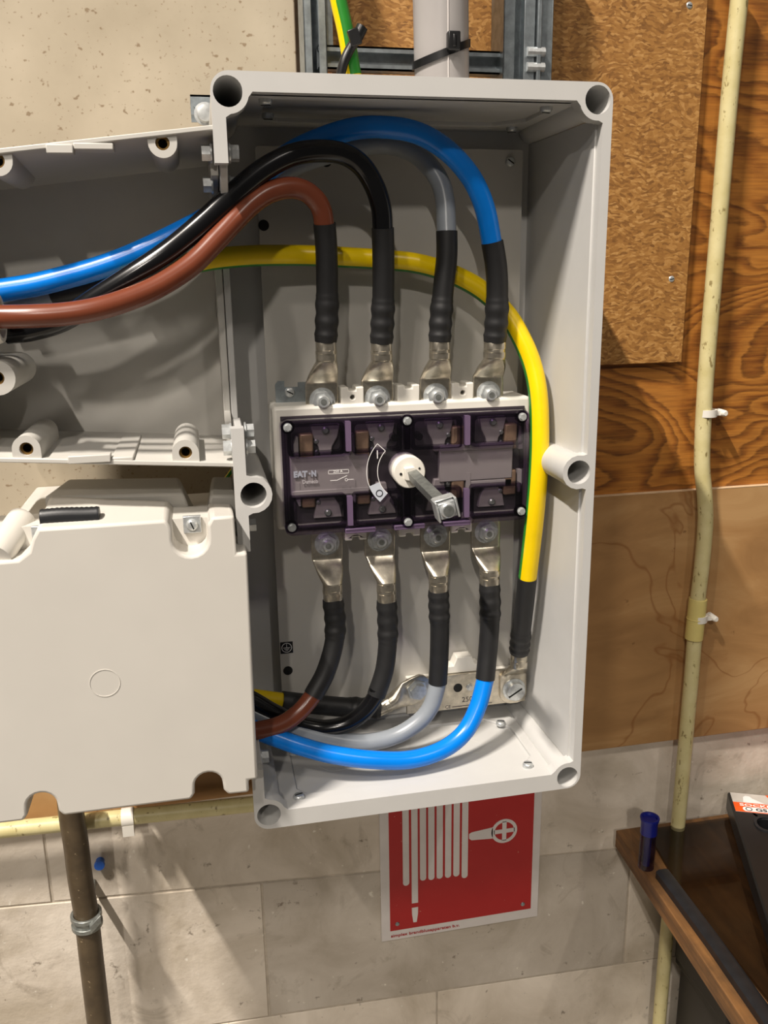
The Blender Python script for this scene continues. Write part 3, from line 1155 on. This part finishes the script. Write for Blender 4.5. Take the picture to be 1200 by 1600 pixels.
def shrink_radii(n, r, up=True):
    out = []
    for i in range(n):
        t_ = i / (n - 1)            # 0 at the insulation end, 1 at the lug
        k_ = r * 1.10
        if t_ > .62:
            k_ = r * (1.19 + .055 * cos((t_ - .68) * 2 * pi / .135))
            if t_ > .95:
                k_ = r * (1.2 - (t_ - .95) * 1.2)
        elif t_ > .58:
            k_ = r * (1.10 + (t_ - .58) / .04 * .08)
        out.append(k_)
    return out


def power_cable(label, ins, shr, B, s_, mat, r, group, stripe=None, mats=None, ypalm=.1058, up=None):
    "insulated conductor ins, heat shrink shr and a lug on bolt B"
    base = at(*shr[-1])
    root = empty('power_cable', at(*ins[len(ins) // 2]), label, 'cable', group)
    P = spline(pts3(ins), 12)
    MB().tube(P, r, 24, stripe=stripe, up=up).build('insulation', mats or mat, root)
    Q = spline(pts3(shr), 16)
    MB().tube(Q, shrink_radii(len(Q), r), 24).build('heat_shrink', M['shrink'], root)
    lug(root, B, Q[-1], s_, rb=r * 1.08, ypalm=ypalm)
    return root


ZU, ZL = .448, .2865
BU = [Vector((x, .1045, ZU)) for x in BX]
BL = [Vector((x, .1045, ZL)) for x in BX]
GU, GL = 'feed cables on the upper terminals', 'feed cables on the lower terminals'
yl = .088
power_cable('glossy brown cable arching into the leftmost upper terminal of the switch',
            [(-22, 495, .0), (5, 495, -.005), (50, 494, -.008), (100, 491, -.008), (150, 483, -.006), (200, 468, 0), (250, 446, .008), (300, 413, .018), (340, 373, .028), (370, 341, .036), (395, 317, .044), (420, 301, .05), (450, 293.5, .056), (475, 298, .06), (493, 312, .063), (503, 330, .066), (507, 354, .069)],
            [(507, 349, .0685), (510, 390, .074), (511, 440, .080), (511, 490, .085), (509, 534, yl)], BU[0], 1, M['brown'], .0102, GU)
power_cable('glossy black cable arching high into the second upper terminal, over the brown one',
            [(10, 520, .035), (50, 515, .032), (100, 499, .028), (150, 467, .024), (205, 432, .022), (255, 399, .024), (300, 363, .030), (345, 322, .036), (380, 290, .042), (415, 263, .048), (455, 243, .054), (495, 236, .058), (535, 240, .062), (565, 259, .065), (586, 293, .068), (596, 328, .07), (598, 360, .072)],
            [(598, 356, .0715), (599, 400, .076), (599, 450, .081), (598, 495, .085), (596, 536, yl)], BU[1], 1, M['black'], .0104, GU)
g3 = power_cable('grey cable curving down from behind the blue arch into the third upper terminal',
                 [(-22, 480, .085), (0, 478, .085), (40, 471, .082), (83, 461, .078), (150, 444, .07), (205, 421, .066), (255, 394, .066), (310, 356, .075), (360, 318, .085), (410, 285, .095), (465, 256, .108), (520, 238, .118), (580, 225, .122), (620, 228, .120), (655, 244, .114), (683, 276, .104), (695, 312, .096), (698, 366, .088)],
                 [(698, 361, .0885), (698, 400, .088), (693, 450, .088), (689, 495, .088), (687, 534, yl)], BU[2], 1, M['grey'], .0102, GU)
sl = MB().tube(spline(pts3([(83, 461, .078), (150, 444, .07), (205, 421, .066), (255, 394, .066), (310, 356, .075)]), 10), .0112, 20)
tag(sl.build('black_sleeve', M['shrink'], g3), 'black sleeve over the grey cable in the side box')
power_cable('bright blue cable in the widest arch, ending on the rightmost upper terminal',
            [(-22, 458, .05), (0, 454, .05), (50, 446, .05), (100, 434, .05), (150, 420, .05), (200, 402, .05), (255, 377, .05), (310, 349, .054), (350, 325, .060), (385, 297, .067), (415, 268, .073), (443, 247, .079), (475, 228, .084), (520, 210, .086), (555, 201, .086), (590, 198.5, .085), (635, 203, .082), (670, 216, .079), (703, 239, .076), (731, 270, .074), (748, 300, .074), (760, 335, .075), (769, 384, .077)],
            [(769, 378, .077), (775, 415, .079), (777, 450, .082), (776, 495, .085), (773, 534, yl)], BU[3], 1, M['blue'], .0106, GU)
# lower row
power_cable('brown cable dropping from the leftmost lower terminal and turning left',
            [(494, 1078, .072), (486, 1091, .070), (467, 1113, .065), (441, 1131, .060), (405, 1141, .058), (365, 1143, .060)],
            [(489, 1087, .0705), (508, 1052, .077), (521, 1010, .083), (524, 975, .086), (520, 936, yl)], BL[0], -1, M['brown'], .0102, GL)
power_cable('black cable hanging from the second lower terminal and turning left behind the brown one',
            [(590, 1076, .082), (585, 1091, .082), (568, 1113, .083), (542, 1131, .085), (505, 1138, .088), (468, 1131, .09), (430, 1114, .092), (395, 1094, .096), (365, 1078, .1)],
            [(588, 1086, .082), (600, 1050, .084), (605, 1015, .086), (606, 980, .088), (604, 938, yl)], BL[1], -1, M['black'], .0100, GL)
power_cable('grey cable hanging from the third lower terminal, sweeping left above the blue one',
            [(684, 1055, .088), (683, 1072, .086), (672, 1106, .083), (650, 1131, .081), (615, 1151, .08), (570, 1160, .08), (520, 1155, .083), (470, 1143, .086), (430, 1130, .09), (385, 1110, .098)],
            [(684, 1067, .0865), (686, 1030, .088), (687, 985, .088), (686, 955, .088), (685, 922, yl)], BL[2], -1, M['grey'], .0102, GL)
power_cable('bright blue cable hanging from the rightmost lower terminal in the lowest loop',
            [(760, 1048, .076), (757, 1066, .073), (746, 1106, .064), (725, 1145, .055), (690, 1172, .048), (640, 1187, .043), (580, 1187, .041), (520, 1179, .045), (470, 1166, .052), (430, 1152, .058), (385, 1135, .066)],
            [(758, 1061, .074), (762, 1020, .080), (765, 980, .084), (766, 950, .086), (765, 912, yl)], BL[3], -1, M['blue'], .0104, GL)

# earth cables
EB = at(803, 1077, .128)
YS = lambda k_: 1 if k_ in YST else 0
YST = (4, 5, 6, 7, 8, 9)
yel = empty('power_cable', at(700, 425, .12), 'yellow and green earth cable bending round the right of the switch down to the bar', 'cable', 'earth cables')
P = spline(pts3([(190, 440, .045), (250, 424, .07), (300, 411, .09), (340, 404, .105), (400, 399.5, .118), (480, 399.5, .124), (545, 402.5, .126), (600, 406, .126), (650, 411.5, .125), (700, 426, .122), (750, 452, .115), (790, 489, .106), (815, 530, .096), (832, 572, .088), (841, 620, .080), (843, 680, .074), (841, 740, .072), (836, 800, .074), (830, 855, .080), (824, 905, .086)]), 12)
MB().tube(P, .0108, 24, stripe=YS, up=(0, -1, 0)).build('insulation', [M['yellow'], M['green']], yel)
Q = spline(pts3([(824, 902, .0858), (820, 940, .092), (816, 975, .100), (813, 1000, .106), (811, 1019, .110)]), 16)
MB().tube(Q, shrink_radii(len(Q), .0104), 24).build('heat_shrink', M['shrink'], yel)
lug(yel, EB, Q[-1], 1, rb=.0100, ypalm=.131)
y2 = empty('power_cable', at(470, 1095, .135), 'black sleeved earth cable running left from the earth bar behind the lower cables', 'cable', 'earth cables')
P = spline(pts3([(360, 1084, .125), (400, 1090, .128), (445, 1096, .132)]), 8)
MB().tube(P, .0100, 24, stripe=YS, up=(0, -1, 0)).build('insulation', [M['yellow'], M['green']], y2)
Q = spline(pts3([(440, 1095, .132), (485, 1100, .134), (530, 1104, .135), (565, 1106, .134), (594, 1106, .132)]), 14)
MB().tube(Q, shrink_radii(len(Q), .0108), 24).build('heat_shrink', M['shrink'], y2)
E2, B2 = Q[-1], at(652, 1078, .128)
m = MB()
secs = []
dirv = (B2 - E2)
Zp = Vector((0, 0, 1))
Dv = Vector((dirv.x, 0, dirv.z)).normalized()
Pv = Vector((-Dv.z, 0, Dv.x))
Yv = Vector((0, 1, 0))
L_ = sqrt(dirv.x ** 2 + dirv.z ** 2)
for k_, hw, th, ex in ((-.1, .0098, .0098, 2), (.14, .0098, .0098, 2), (.15, .0104, .0104, 2), (.26, .0104, .0104, 2), (.27, .0098, .0098, 2.2), (.42, .0112, .0098, 2.2), (.58, .0140, .0065, 3), (.7, .0165, .0035, 5), (.75, .0172, .0024, 8), (1.0, .0175, .0024, 8), (1.2, .0165, .0024, 8), (1.3, .0125, .0024, 8), (1.36, .006, .0024, 8)):
    yy = E2.y + (.131 - E2.y) * min(1, max(0, (k_ - .2) / .5))
    c_ = E2 + Dv * L_ * k_
    secs.append((Vector((c_.x, yy, c_.z)), Pv, Yv, hw, th, ex))
m.loft(secs, 28)
m.build('cable_lug', M['tin'], y2, sharp=28)

# earth bar
EBAR = empty('earth_bar', (.27, .14, .05), 'tinned earth bar with slotted bolts low in the tall box, stamped 250', 'terminal bar')
bar = MB().box(.200, .357, .1335, .1385, .045, .092)
bo = bar.build('bar', M['tin'], EBAR, bevel=.0006)
MB().cyl((.2665, .1330, .074), (.2665, .1336, .074), .0058, 18).build('bar_hole', M['hole'], EBAR)
inst('bar_screw', ME['cover_screw'], (.2820, .1335, .0735), EBAR)
bb = MB()
bb.lathe((EB.x, .1285, EB.z), (0, -1, 0), [(0, .0150), (.0016, .0150), (.0018, .0122), (.0095, .0118), (.0105, .010)], 26)
bb.obox((EB.x - .0095, .1178, EB.z - .0065), (.0172, 0, .0105), (0, .002, 0), (-.0011, 0, .0019), 1)
bb.build('slotted_bolt', [M['zinc'], M['hole']], EBAR)
bb = MB()
bb.lathe((B2.x, .1285, B2.z), (0, -1, 0), [(0, .0135), (.0016, .0135), (.0018, .0105), (.0085, .0105)], 6)
bb.build('hexagon_bolt', M['zinc'], EBAR)
e = MB()
text(e, '250', (.272, .1333, .0535), ux, uz, .0098, .0002)
text(e, 'CE', (.250, .1333, .0470), ux, uz, .0062, .0002)
e.box(.259, .312, .1332, .1335, .0478, .0486)
e.build('stamped_lettering', M['switch_dark'], EBAR)
sp = MB()
sp.prism([(.252, .092), (.30, .092), (.296, .102), (.290, .102), (.286, .113), (.2665, .113), (.262, .102), (.255, .102)], .1385, .156)
sp.box(.204, .353, .1385, .1585, .05, .086)
sp.build('bar_support', M['white'], EBAR, bevel=.001)

# ------------------------------------------------------------------ cable ladder above
Ld = empty('cable_ladder', (.25, .23, .747), 'galvanised steel cable ladder rising from behind the top of the tall box', 'cable ladder')


def rail(x0, x1, y0, y1, z0, z1, flip):
    t_ = .002
    m = MB()
    m.box(x0, x1, y1 - t_, y1, z0, z1)
    m.box(x0, x0 + t_, y0, y1, z0, z1)
    m.box(x1 - t_, x1, y0, y1, z0, z1)
    m.box(x0, x0 + (x1 - x0) * .36, y0, y0 + t_, z0, z1)
    m.box(x1 - (x1 - x0) * .36, x1, y0, y0 + t_, z0, z1)
    return m


rail(.108, .133, .200, .245, .747, 1.0, 1).build('ladder_rail', M['galv'], Ld, bevel=.0008)
MB().box(.134, .142, .215, .245, .82, 1.0).build('rail_lip', M['galv'], Ld)
rail(.334, .372, .200, .245, .747, 1.0, 1).build('ladder_rail', M['galv'], Ld, bevel=.0008)
m = MB()
m.box(.373, .378, .196, .245, .747, 1.0).box(.3775, .394, .205, .207, .747, 1.0).box(.393, .395, .205, .245, .747, 1.0)
m.build('ladder_rail', M['galv'], Ld, bevel=.0008)
for z in (.812,):
    m = MB().box(.125, .345, .226, .228, z - .012, z + .012).box(.125, .345, .212, .228, z + .010, z + .012).box(.125, .345, .212, .228, z - .012, z - .010)
    m.box(.125, .345, .212, .2135, z + .006, z + .012).box(.125, .345, .212, .2135, z - .012, z - .006)
    m.build('rung', M['galv'], Ld)
k = MB()
k.cyl((.362, .1995, .822), (.383, .1995, .822), .005, 10).cyl((.362, .1995, .806), (.383, .1995, .806), .005, 10).cyl((.376, .205, .798), (.376, .205, .83), .004, 8)
k.build('rail_coupling_bolt', M['zinc'], Ld)
# bracket at the left
Bk = empty('mounting_channel', (-.0, .22, .76), 'short galvanised channel end with bolt poking out left of the box top', 'bracket')
m = MB()
A = at(297, 152, .2)
m.box(A.x, .10, .196, .1985, A.z - .018, A.z + .002).box(A.x, .10, .196, .24, A.z, A.z + .002).box(A.x, .10, .24, .242, A.z - .018, A.z + .002)
m.add([(A.x + .003, .192, A.z - .010), (A.x + .018, .192, A.z - .010), (A.x + .018, .192, A.z - .030), (A.x + .003, .196, A.z - .010), (A.x + .018, .196, A.z - .010), (A.x + .018, .196, A.z - .030)], [(0, 1, 2), (5, 4, 3), (0, 3, 4, 1), (1, 4, 5, 2), (2, 5, 3, 0)])
m.build('channel', M['galv'], Bk)
bq = at(321, 178, .19)
MB().lathe((bq.x, .192, bq.z), (0, -1, 0), [(0, .012), (.002, .012), (.0022, .0095), (.009, .0085), (.0095, .006)], 18).build('bolt_head', M['zinc'], Bk)

# grey pipe with tie
Pp = empty('grey_pipe', (.249, .15, .75), 'thick grey plastic pipe entering the top of the tall box', 'pipe')
MB().cyl((.2490, .150, .7442), (.2440, .150, 1.0), .0292, 36).build('pipe', M['pvc_grey'], Pp)
MB().cyl((.2475, .1206, .7442), (.2455, .1206, 1.0), .0006, 6).build('seam', M['sign_white'], Pp)
tie = empty('cable_tie', (.249, .15, .80), 'black cable tie strapped at a slant round the thick grey pipe', 'cable tie')
m = MB()
nrm = Vector((-.38, -.10, 1)).normalized()
c0 = Vector((.2475, .150, .8035))
u_ = Vector((1, 0, .38)).normalized()
v_ = nrm.cross(u_)
vs, fs = [], []
ns = 40
for i in range(ns):
    a = 2 * pi * i / ns
    d_ = Vector((cos(a), sin(a), 0))
    for rr, hh in ((.0294, -.0040), (.0310, -.0040), (.0310, .0040), (.0294, .0040)):
        x_, y_ = d_.x * rr, d_.y * rr
        z_ = .38 * x_ + .10 * y_ + hh
        vs.append((c0.x + x_, c0.y + y_, c0.z + z_))
for i in range(ns):
    for j in range(4):
        a, b_ = i * 4 + j, i * 4 + (j + 1) % 4
        c2, d2 = ((i + 1) % ns) * 4 + (j + 1) % 4, ((i + 1) % ns) * 4 + j
        fs.append((a, b_, c2, d2))
m.add(vs, fs)
m.build('strap', M['black_plastic'], tie)
hq = at(709, 64, .116)
MB().box(hq.x - .0065, hq.x + .0065, .1125, .1245, hq.z - .009, hq.z + .009).box(hq.x - .002, hq.x + .002, .1115, .1135, hq.z - .006, hq.z + .006).build('tie_head', M['black_plastic'], tie, bevel=.0012)

gy = empty('earth_wire', at(545, 50, .165), 'green and yellow striped wire beside the left ladder rail at the top', 'cable')
P = spline(pts3([(520, -60, .165), (529, 0, .165), (540, 50, .165), (552, 118, .165)]), 8)
MB().tube(P, .0088, 20, stripe=lambda k_: 1 if k_ in (15, 16, 17, 18, 19, 0, 1, 2, 3, 4) else 0, up=(1, -.6, 0)).build('insulation', [M['yellow'], M['green']], gy)
gw = MB().tube(spline(pts3([(395, 690, .19), (372, 722, .19), (350, 752, .19), (322, 782, .19), (300, 815, .19)]), 6), .0026, 12, stripe=lambda k_: 1 if k_ % 6 < 3 else 0)
tag(gw.build('earth_wire', [M['green'], M['yellow']]), 'thin green and yellow wire glimpsed in the gap between the two left boxes', 'cable')
tt = empty('cable_tie', at(548, 80, .15), 'black strap with a thick tail tied round the green and yellow wire', 'cable tie')
P = spline(pts3([(566, 42, .150), (556, 62, .1505), (546, 78, .1515), (537, 98, .151), (531, 122, .152)]), 8)
MB().tube(P, [.0062] * 9 + [.0052] * (len(P) - 9), 12).build('strap', M['black_plastic'], tt)
hq = at(555, 58, .147)
MB().obox(hq + Vector((-.004, -.004, -.010)), (.011, 0, .004), (0, .006, 0), (-.005, 0, .015)).build('tie_head', M['black_plastic'], tt, bevel=.001)

# ------------------------------------------------------------------ conduits and pipes
cv_ = empty('conduit', at(1090, 700, .262), 'cream plastic conduit running top to bottom down the right side', 'conduit')
P = spline(pts3([(1158, -40, .262), (1155, 0, .262), (1140, 150, .262), (1123, 350, .262), (1110, 500, .262), (1101, 620, .262), (1097, 720, .262), (1101, 775, .262), (1102, 820, .262), (1097, 880, .262), (1089, 950, .262), (1081, 1050, .262), (1072, 1150, .262), (1063, 1250, .262), (1050, 1380, .262), (1040, 1480, .262), (1028, 1620, .262), (1018, 1720, .262)]), 6)
MB().tube(P, .0110, 20).build('tube', M['cream'], cv_)
a, b_, c2 = at(1091, 935, .262), at(1087, 966, .262), at(1084, 998, .262)
m = MB().cyl(a, c2, .0132, 24)
m.cyl(b_ + Vector((0, 0, .0008)), b_ - Vector((0, 0, .0008)), .0137, 24)
m.build('coupler', M['cream_fit'], cv_, bevel=.0006)
for q in ((1112, 645), (1098, 965)):
    c0 = at(q[0] - 8, q[1], .262)
    k = MB()
    e_ = at(q[0] + 13, q[1], .262)
    k.ringtube(c0 - Vector((0, 0, .005)), c0 + Vector((0, 0, .005)), .0142, .0112, 20)
    k.lathe(e_ + Vector((.003, .010, 0)), (0, -1, 0), [(0, .005), (.018, .0045), (.020, .003)], 12)
    k.box(c0.x + .009, e_.x + .003, .258, .272, e_.z - .003, e_.z + .003)
    k.build('saddle_clip', M['white'], cv_)

hc = empty('conduit', (-.15, .262, -.13), 'cream plastic conduit running level along the wall under the left cover', 'conduit')
P0, P1 = at(0, 1297, .258), at(390, 1257, .258)
P1 = P0 + (P1 - P0) * 1.18
Pm = P0 - (P1 - P0) * .3
MB().tube([Pm + (P1 - Pm) * i / 12 for i in range(13)], .0108, 20).build('tube', M['cream'], hc)
c0 = at(200, 1277, .258)
k = MB().ringtube(c0 - Vector((.008, 0, 0)), c0 + Vector((.008, 0, 0)), .0132, .0112, 20).box(c0.x - .0075, c0.x + .0075, .246, .279, c0.z - .022, c0.z - .006)
k.build('saddle_clip', M['white'], hc)

bp_ = empty('water_pipe', at(140, 1450, .225), 'dark brown painted pipe dropping down the wall at lower left', 'pipe')
P = spline(pts3([(108, 1235, .222), (112, 1275, .222), (119, 1320, .224), (125, 1370, .225), (135, 1430, .225), (143, 1500, .225), (155, 1600, .225), (166, 1690, .225)]), 8)
MB().tube(P, .0160, 24).build('tube', M['brownpipe'], bp_)
c0 = at(135, 1432, .225)
cl = MB()
cl.ringtube(c0 + Vector((0, 0, -.014)), c0 + Vector((0, 0, -.0075)), .0205, .0163, 28)
cl.ringtube(c0 + Vector((0, 0, .000)), c0 + Vector((0, 0, .0065)), .0205, .0163, 28)
cl.ringtube(c0 + Vector((0, 0, -.008)), c0 + Vector((0, 0, .001)), .0180, .0163, 28)
cl.box(c0.x - .004, c0.x + .004, .236, .3, c0.z - .009, c0.z + .002)
cl.obox(c0 + Vector((.008, -.024, -.010)), (.014, .004, .012), (-.003, .006, 0), (0, 0, .012))
cl.build('pipe_clamp', M['steel_dark'], bp_, bevel=.0008)
q = at(153, 1366, .27)
bpg = MB().lathe((q.x, .3005, q.z), (0, -1, 0), [(0, .006), (.006, .006), (.009, .0075), (.013, .007)], 14)
tag(bpg.build('wall_plug', M['blue_plug']), 'small blue plug sticking out of the wall beside the brown pipe', 'wall plug')

# ------------------------------------------------------------------ fire hose sign
G = empty('hose_reel_sign', (.3232, .2945, -.434), 'red square fire hose reel sign with white border below the tall box', 'sign')
YG = .2965
MB().box(.1935, .4535, YG, .2993, -.4345, -.1745).build('panel', M['sign_white'], G, bevel=.0004)
MB().box(.2075, .4410, YG - .0004, YG, -.4170, -.1885).build('red_field', M['sign_red'], G)
y0, y1 = YG - .0008, YG - .0004
for i, (px, py) in enumerate(((634.7, 1384), (648.4, 1411), (661.2, 1376), (674.1, 1375), (687, 1373), (700.1, 1371.5), (713, 1369.5), (725.9, 1372))):
    Pb = at(px, py, y0)
    r_ = .0050
    if i == 1:
        out = [(Pb.x - r_, -.195), (Pb.x - r_, Pb.z), (Pb.x + r_, Pb.z), (Pb.x + r_, -.195)]
        Pt, Pn = at(px, 1418, y0), at(px - .5, 1441, y0)
        MB().prism([(Pt.x - r_, Pt.z), (Pt.x + r_, Pt.z), (Pt.x + r_ * .95, Pt.z - .012), (Pt.x + r_ * .55, Pn.z), (Pt.x - r_ * .55, Pn.z), (Pt.x - r_ * .95, Pt.z - .012)], y0, y1).build('nozzle_symbol', M['sign_white'], G)
    else:
        out = [(Pb.x + r_, -.195)] + [(Pb.x - r_, -.195)] + arc(Pb.x, Pb.z + r_, r_, 180, 360, 8)
    MB().prism(out, y0, y1).build('hose_stripe', M['sign_white'], G)
Pc = at(788, 1298.5, y0)
ring = MB()
R1, R2 = .0213, .0160
ring.prism(circle(Pc.x, Pc.z, R1, 36), y0, y1, [circle(Pc.x, Pc.z, R2, 36)])
ring.box(Pc.x - .0035, Pc.x + .0035, y0, y1, Pc.z - R2 - .001, Pc.z + R2 + .001)
ring.box(Pc.x - R2 - .001, Pc.x - .0035, y0, y1, Pc.z - .0035, Pc.z + .0035).box(Pc.x + .0035, Pc.x + R2 + .001, y0, y1, Pc.z - .0035, Pc.z + .0035)
Pv1, Pv2 = at(733, 1307, y0), at(770, 1302, y0)
ring.prism([(Pv1.x, Pv1.z - .004), (Pv1.x + .004, Pv1.z - .0075), (Pv2.x, Pc.z - .0105), (Pv2.x, Pc.z + .0095), (Pv1.x + .004, Pv1.z + .0065), (Pv1.x, Pv1.z + .004)], y0, y1)
ring.build('valve_symbol', M['sign_white'], G)
e = MB()
text(e, 'simplex brandblusapparaten b.v.', (.2085, y0, -.4285), ux, uz, .0072, .0003, fit=.112, bold=.0001)
e.build('maker_lettering', M['sign_red'], G)
for q in ((621, 1444), (817, 1413)):
    P = at(*q, y0)
    MB().lathe((P.x, YG - .0004, P.z), (0, -1, 0), [(0, .0036), (.001, .003), (.0014, .0012)], 14).build('rivet', M['galv'], G)

# ------------------------------------------------------------------ workbench corner
Bn = empty('workbench', (.75, .0, -1.05), 'worn wooden bench top corner jutting in at the lower right', 'workbench')
topz = -.28
fxy = lambda u, v, w_: Vector((u, v, w_))
MB().prism([(.574, .279), (.564, .10), (.553, -.10), (.535, -.55), (1.35, -.55), (1.35, .279)], topz - .030, topz, fr=fxy).build('bench_top', M['shelf'], Bn, bevel=.0015)
for x, y in ((1.02, .22), (1.25, -.48)):
    MB().box(x, x + .06, y - .03, y + .03, -1.05, topz - .030).build('leg', M['shelf'], Bn)
MB().box(.72, 1.25, .20, .225, topz - .12, topz - .03).build('apron', M['crate'], Bn)

sh_ = empty('acrylic_sheet', (.8, .05, topz), 'smoked clear plastic sheet lying on the bench with a black edge strip', 'plastic sheet')
sx0 = .612
MB().prism([(.618, .262), (.598, .13), (.597, -.10), (.585, -.50), (1.2, -.50), (1.2, .262)], topz + .0005, topz + .006, fr=fxy).build('sheet', M['smoke'], sh_)
k = MB()
P = [Vector((.588, .160, topz + .007)), Vector((.584, .02, topz + .007)), Vector((.575, -.14, topz + .007)), Vector((.560, -.48, topz + .007))]
vs, fs = [], []
for p_ in P:
    for dx, dz in ((-.010, -.0065), (.010, -.0065), (.010, .004), (.006, .0065), (-.006, .0065), (-.010, .004)):
        vs.append(p_ + Vector((dx, 0, dz)))
for i in range(3):
    for j in range(6):
        fs.append((i * 6 + j, i * 6 + (j + 1) % 6, i * 6 + 6 + (j + 1) % 6, i * 6 + 6 + j))
fs += [tuple(range(6)), tuple(range(18, 24))]
k.add(vs, fs)
tag(k.build('edge_strip', M['rubber'], sh_), 'black rubber edge strip')

vb = at(1012, 1358, .165)
vb = Vector((.5765, .186, topz))
V_ = empty('capped_tube', vb, 'clear tube with dark blue flared cap standing at the bench corner', 'tube')
axv = Vector((.01, 0, 1)).normalized()
MB().lathe(vb + axv * .0005, axv, [(0, .0118), (.066, .0118), (.066, .0105), (.0025, .0105)], 24, closed=True).build('tube_wall', M['vial'], V_)
MB().lathe(vb + axv * .004, axv, [(0, .0052), (.060, .0052)], 16).build('filling', M['blue_cap'], V_)
MB().lathe(vb + axv * .058, axv, [(0, .0122), (.018, .0122), (.022, .0135), (.0255, .0142), (.027, .0138), (.0268, .0112), (.0235, .0098)], 24).build('cap', M['blue_cap'], V_)

# socket set case, turned on the bench
ctop = -.243
P0 = Vector((.7715, .286, ctop))
cu_ = Vector((.893, -.30, 0)).normalized()
cv2 = Vector((-.40, -.916, 0)).normalized()
cv2 = Vector((cu_.y, -cu_.x, 0)).normalized()
cv2 = (Vector((.673, .061, 0)) - Vector((.769, .284, 0))).normalized()
cu_ = Vector((-cv2.y, cv2.x, 0))
Cs = empty('socket_case', P0 + cu_ * .15 + cv2 * .2 + Vector((0, 0, -.03)), 'black socket set case with orange and silver label lying on the bench', 'tool case')
ff = lambda u, v, w_: P0 + cu_ * u + cv2 * v + Vector((0, 0, w_))
outl = rrect(0, .30, 0, .42, .006, 3)
MB().prism(outl, -.030, 0, [rrect(.030, .085, .068, .100, .014, 5)], fr=ff).build('shell', M['black_plastic'], Cs, bevel=.0025)
MB().prism(rrect(.026, .089, .064, .104, .016, 5), 0, .0018, [rrect(.030, .085, .068, .100, .014, 5)], fr=ff).build('handle_rim', M['rubber'], Cs)
lb_ = MB().prism([(.004, .003), (.29, .003), (.29, .0555), (.004, .0555)], .0002, .0006, fr=ff).build('label', M['label_silver'], Cs)
MB().prism([(.004, .030), (.29, .030), (.29, .0555), (.004, .0555)], .0006, .0008, fr=ff).prism([(.058, .003), (.29, .003), (.29, .0175), (.064, .0175)], .0006, .0008, fr=ff).build('orange_band', M['orange'], lb_)
e = MB()
nz_ = Vector((0, 0, 1))
text(e, 'SOCKET SET', ff(.013, .0395, .0010), cu_, -cv2, .0095, .0002, fit=.085, bold=.0002)
e.prism([(.020, .029), (.022, .014), (.026, .010), (.032, .011), (.036, .017), (.052, .029)], .0008, .001, fr=ff)
e.prism(rrect(.016, .056, .0415, .0535, .005, 4), .0008, .001, fr=ff)
e.build('label_print', M['print'], lb_)
e = MB()
e.prism(circle(.0250, .0475, .0052, 20), .0010, .0012, [circle(.0250, .0475, .0038, 20)], fr=ff)
text(e, 'GS', ff(.035, .0515, .0013), cu_, -cv2, .0105, .0002, fit=.017, bold=.0003)
e.build('approval_mark', M['black_plastic'], lb_)

# dark crates under the bench
def crate(x, y, z, wx, wy, hz, label, mat):
    r = empty('storage_crate', (x + wx / 2, y + wy / 2, z), label, 'crate', 'dark crates under the bench')
    MB().box(x, x + wx, y, y + wy, z, z + hz).build('tub', mat, r, bevel=.004)
    MB().box(x - .006, x + wx + .006, y - .006, y + wy + .006, z + hz - .016, z + hz - .004).build('tub_rim', M['crate_pale'] if mat is M['crate_pale'] else M['crate'], r, bevel=.002)
    return r


crate(.680, .10, -1.05, .34, .15, .34, 'dark crate standing on the floor under the bench, lowest of the stack', M['crate'])
crate(.690, .10, -.708, .32, .15, .19, 'dark crate in the middle of the stack under the bench', M['crate'])
crate(.677, .10, -.516, .34, .15, .15, 'dark crate on top of the stack under the bench', M['crate'])
wb = MB()
rn = random.Random(3)
for i in range(9):
    x, z = .655 + rn.random() * .05, -.62 + rn.random() * .2
    wb.tube([(x, .09, z), (x + rn.uniform(.02, .05), .088, z + rn.uniform(-.03, .03)), (x + rn.uniform(.05, .09), .09, z + rn.uniform(-.05, .05))], .0005, 5)
tag(wb.build('cobweb', M['web']), 'pale cobweb strands hanging in front of the dark crates', 'cobweb', kind='stuff')

# black rubber strip on the cover
rs = MB()
x0, x1 = -.1775, -.1255
n = 24
vs = []
prof = [(-.0065, 0), (.0065, 0), (.0072, .007), (.0050, .0115), (0, .013), (-.0050, .0115), (-.0072, .007)]
for i in range(n + 1):
    t_ = i / n
    kx_ = 1 + .045 * (i % 2)
    for py, pz in prof:
        vs.append((x0 + (x1 - x0) * t_, -.012 + py * kx_, .3612 + pz * kx_ + .0006 * sin(t_ * 5)))
k_ = len(prof)
fs = [(i * k_ + j, i * k_ + (j + 1) % k_, (i + 1) * k_ + (j + 1) % k_, (i + 1) * k_ + j) for i in range(n) for j in range(k_)]
fs += [tuple(range(k_)), tuple(range(n * k_, n * k_ + k_))]
rs.add(vs, fs)
tag(rs.build('rubber_strip', M['rubber'], sharp=50), 'short ribbed black rubber strip lying on top of the left cover', 'strip')
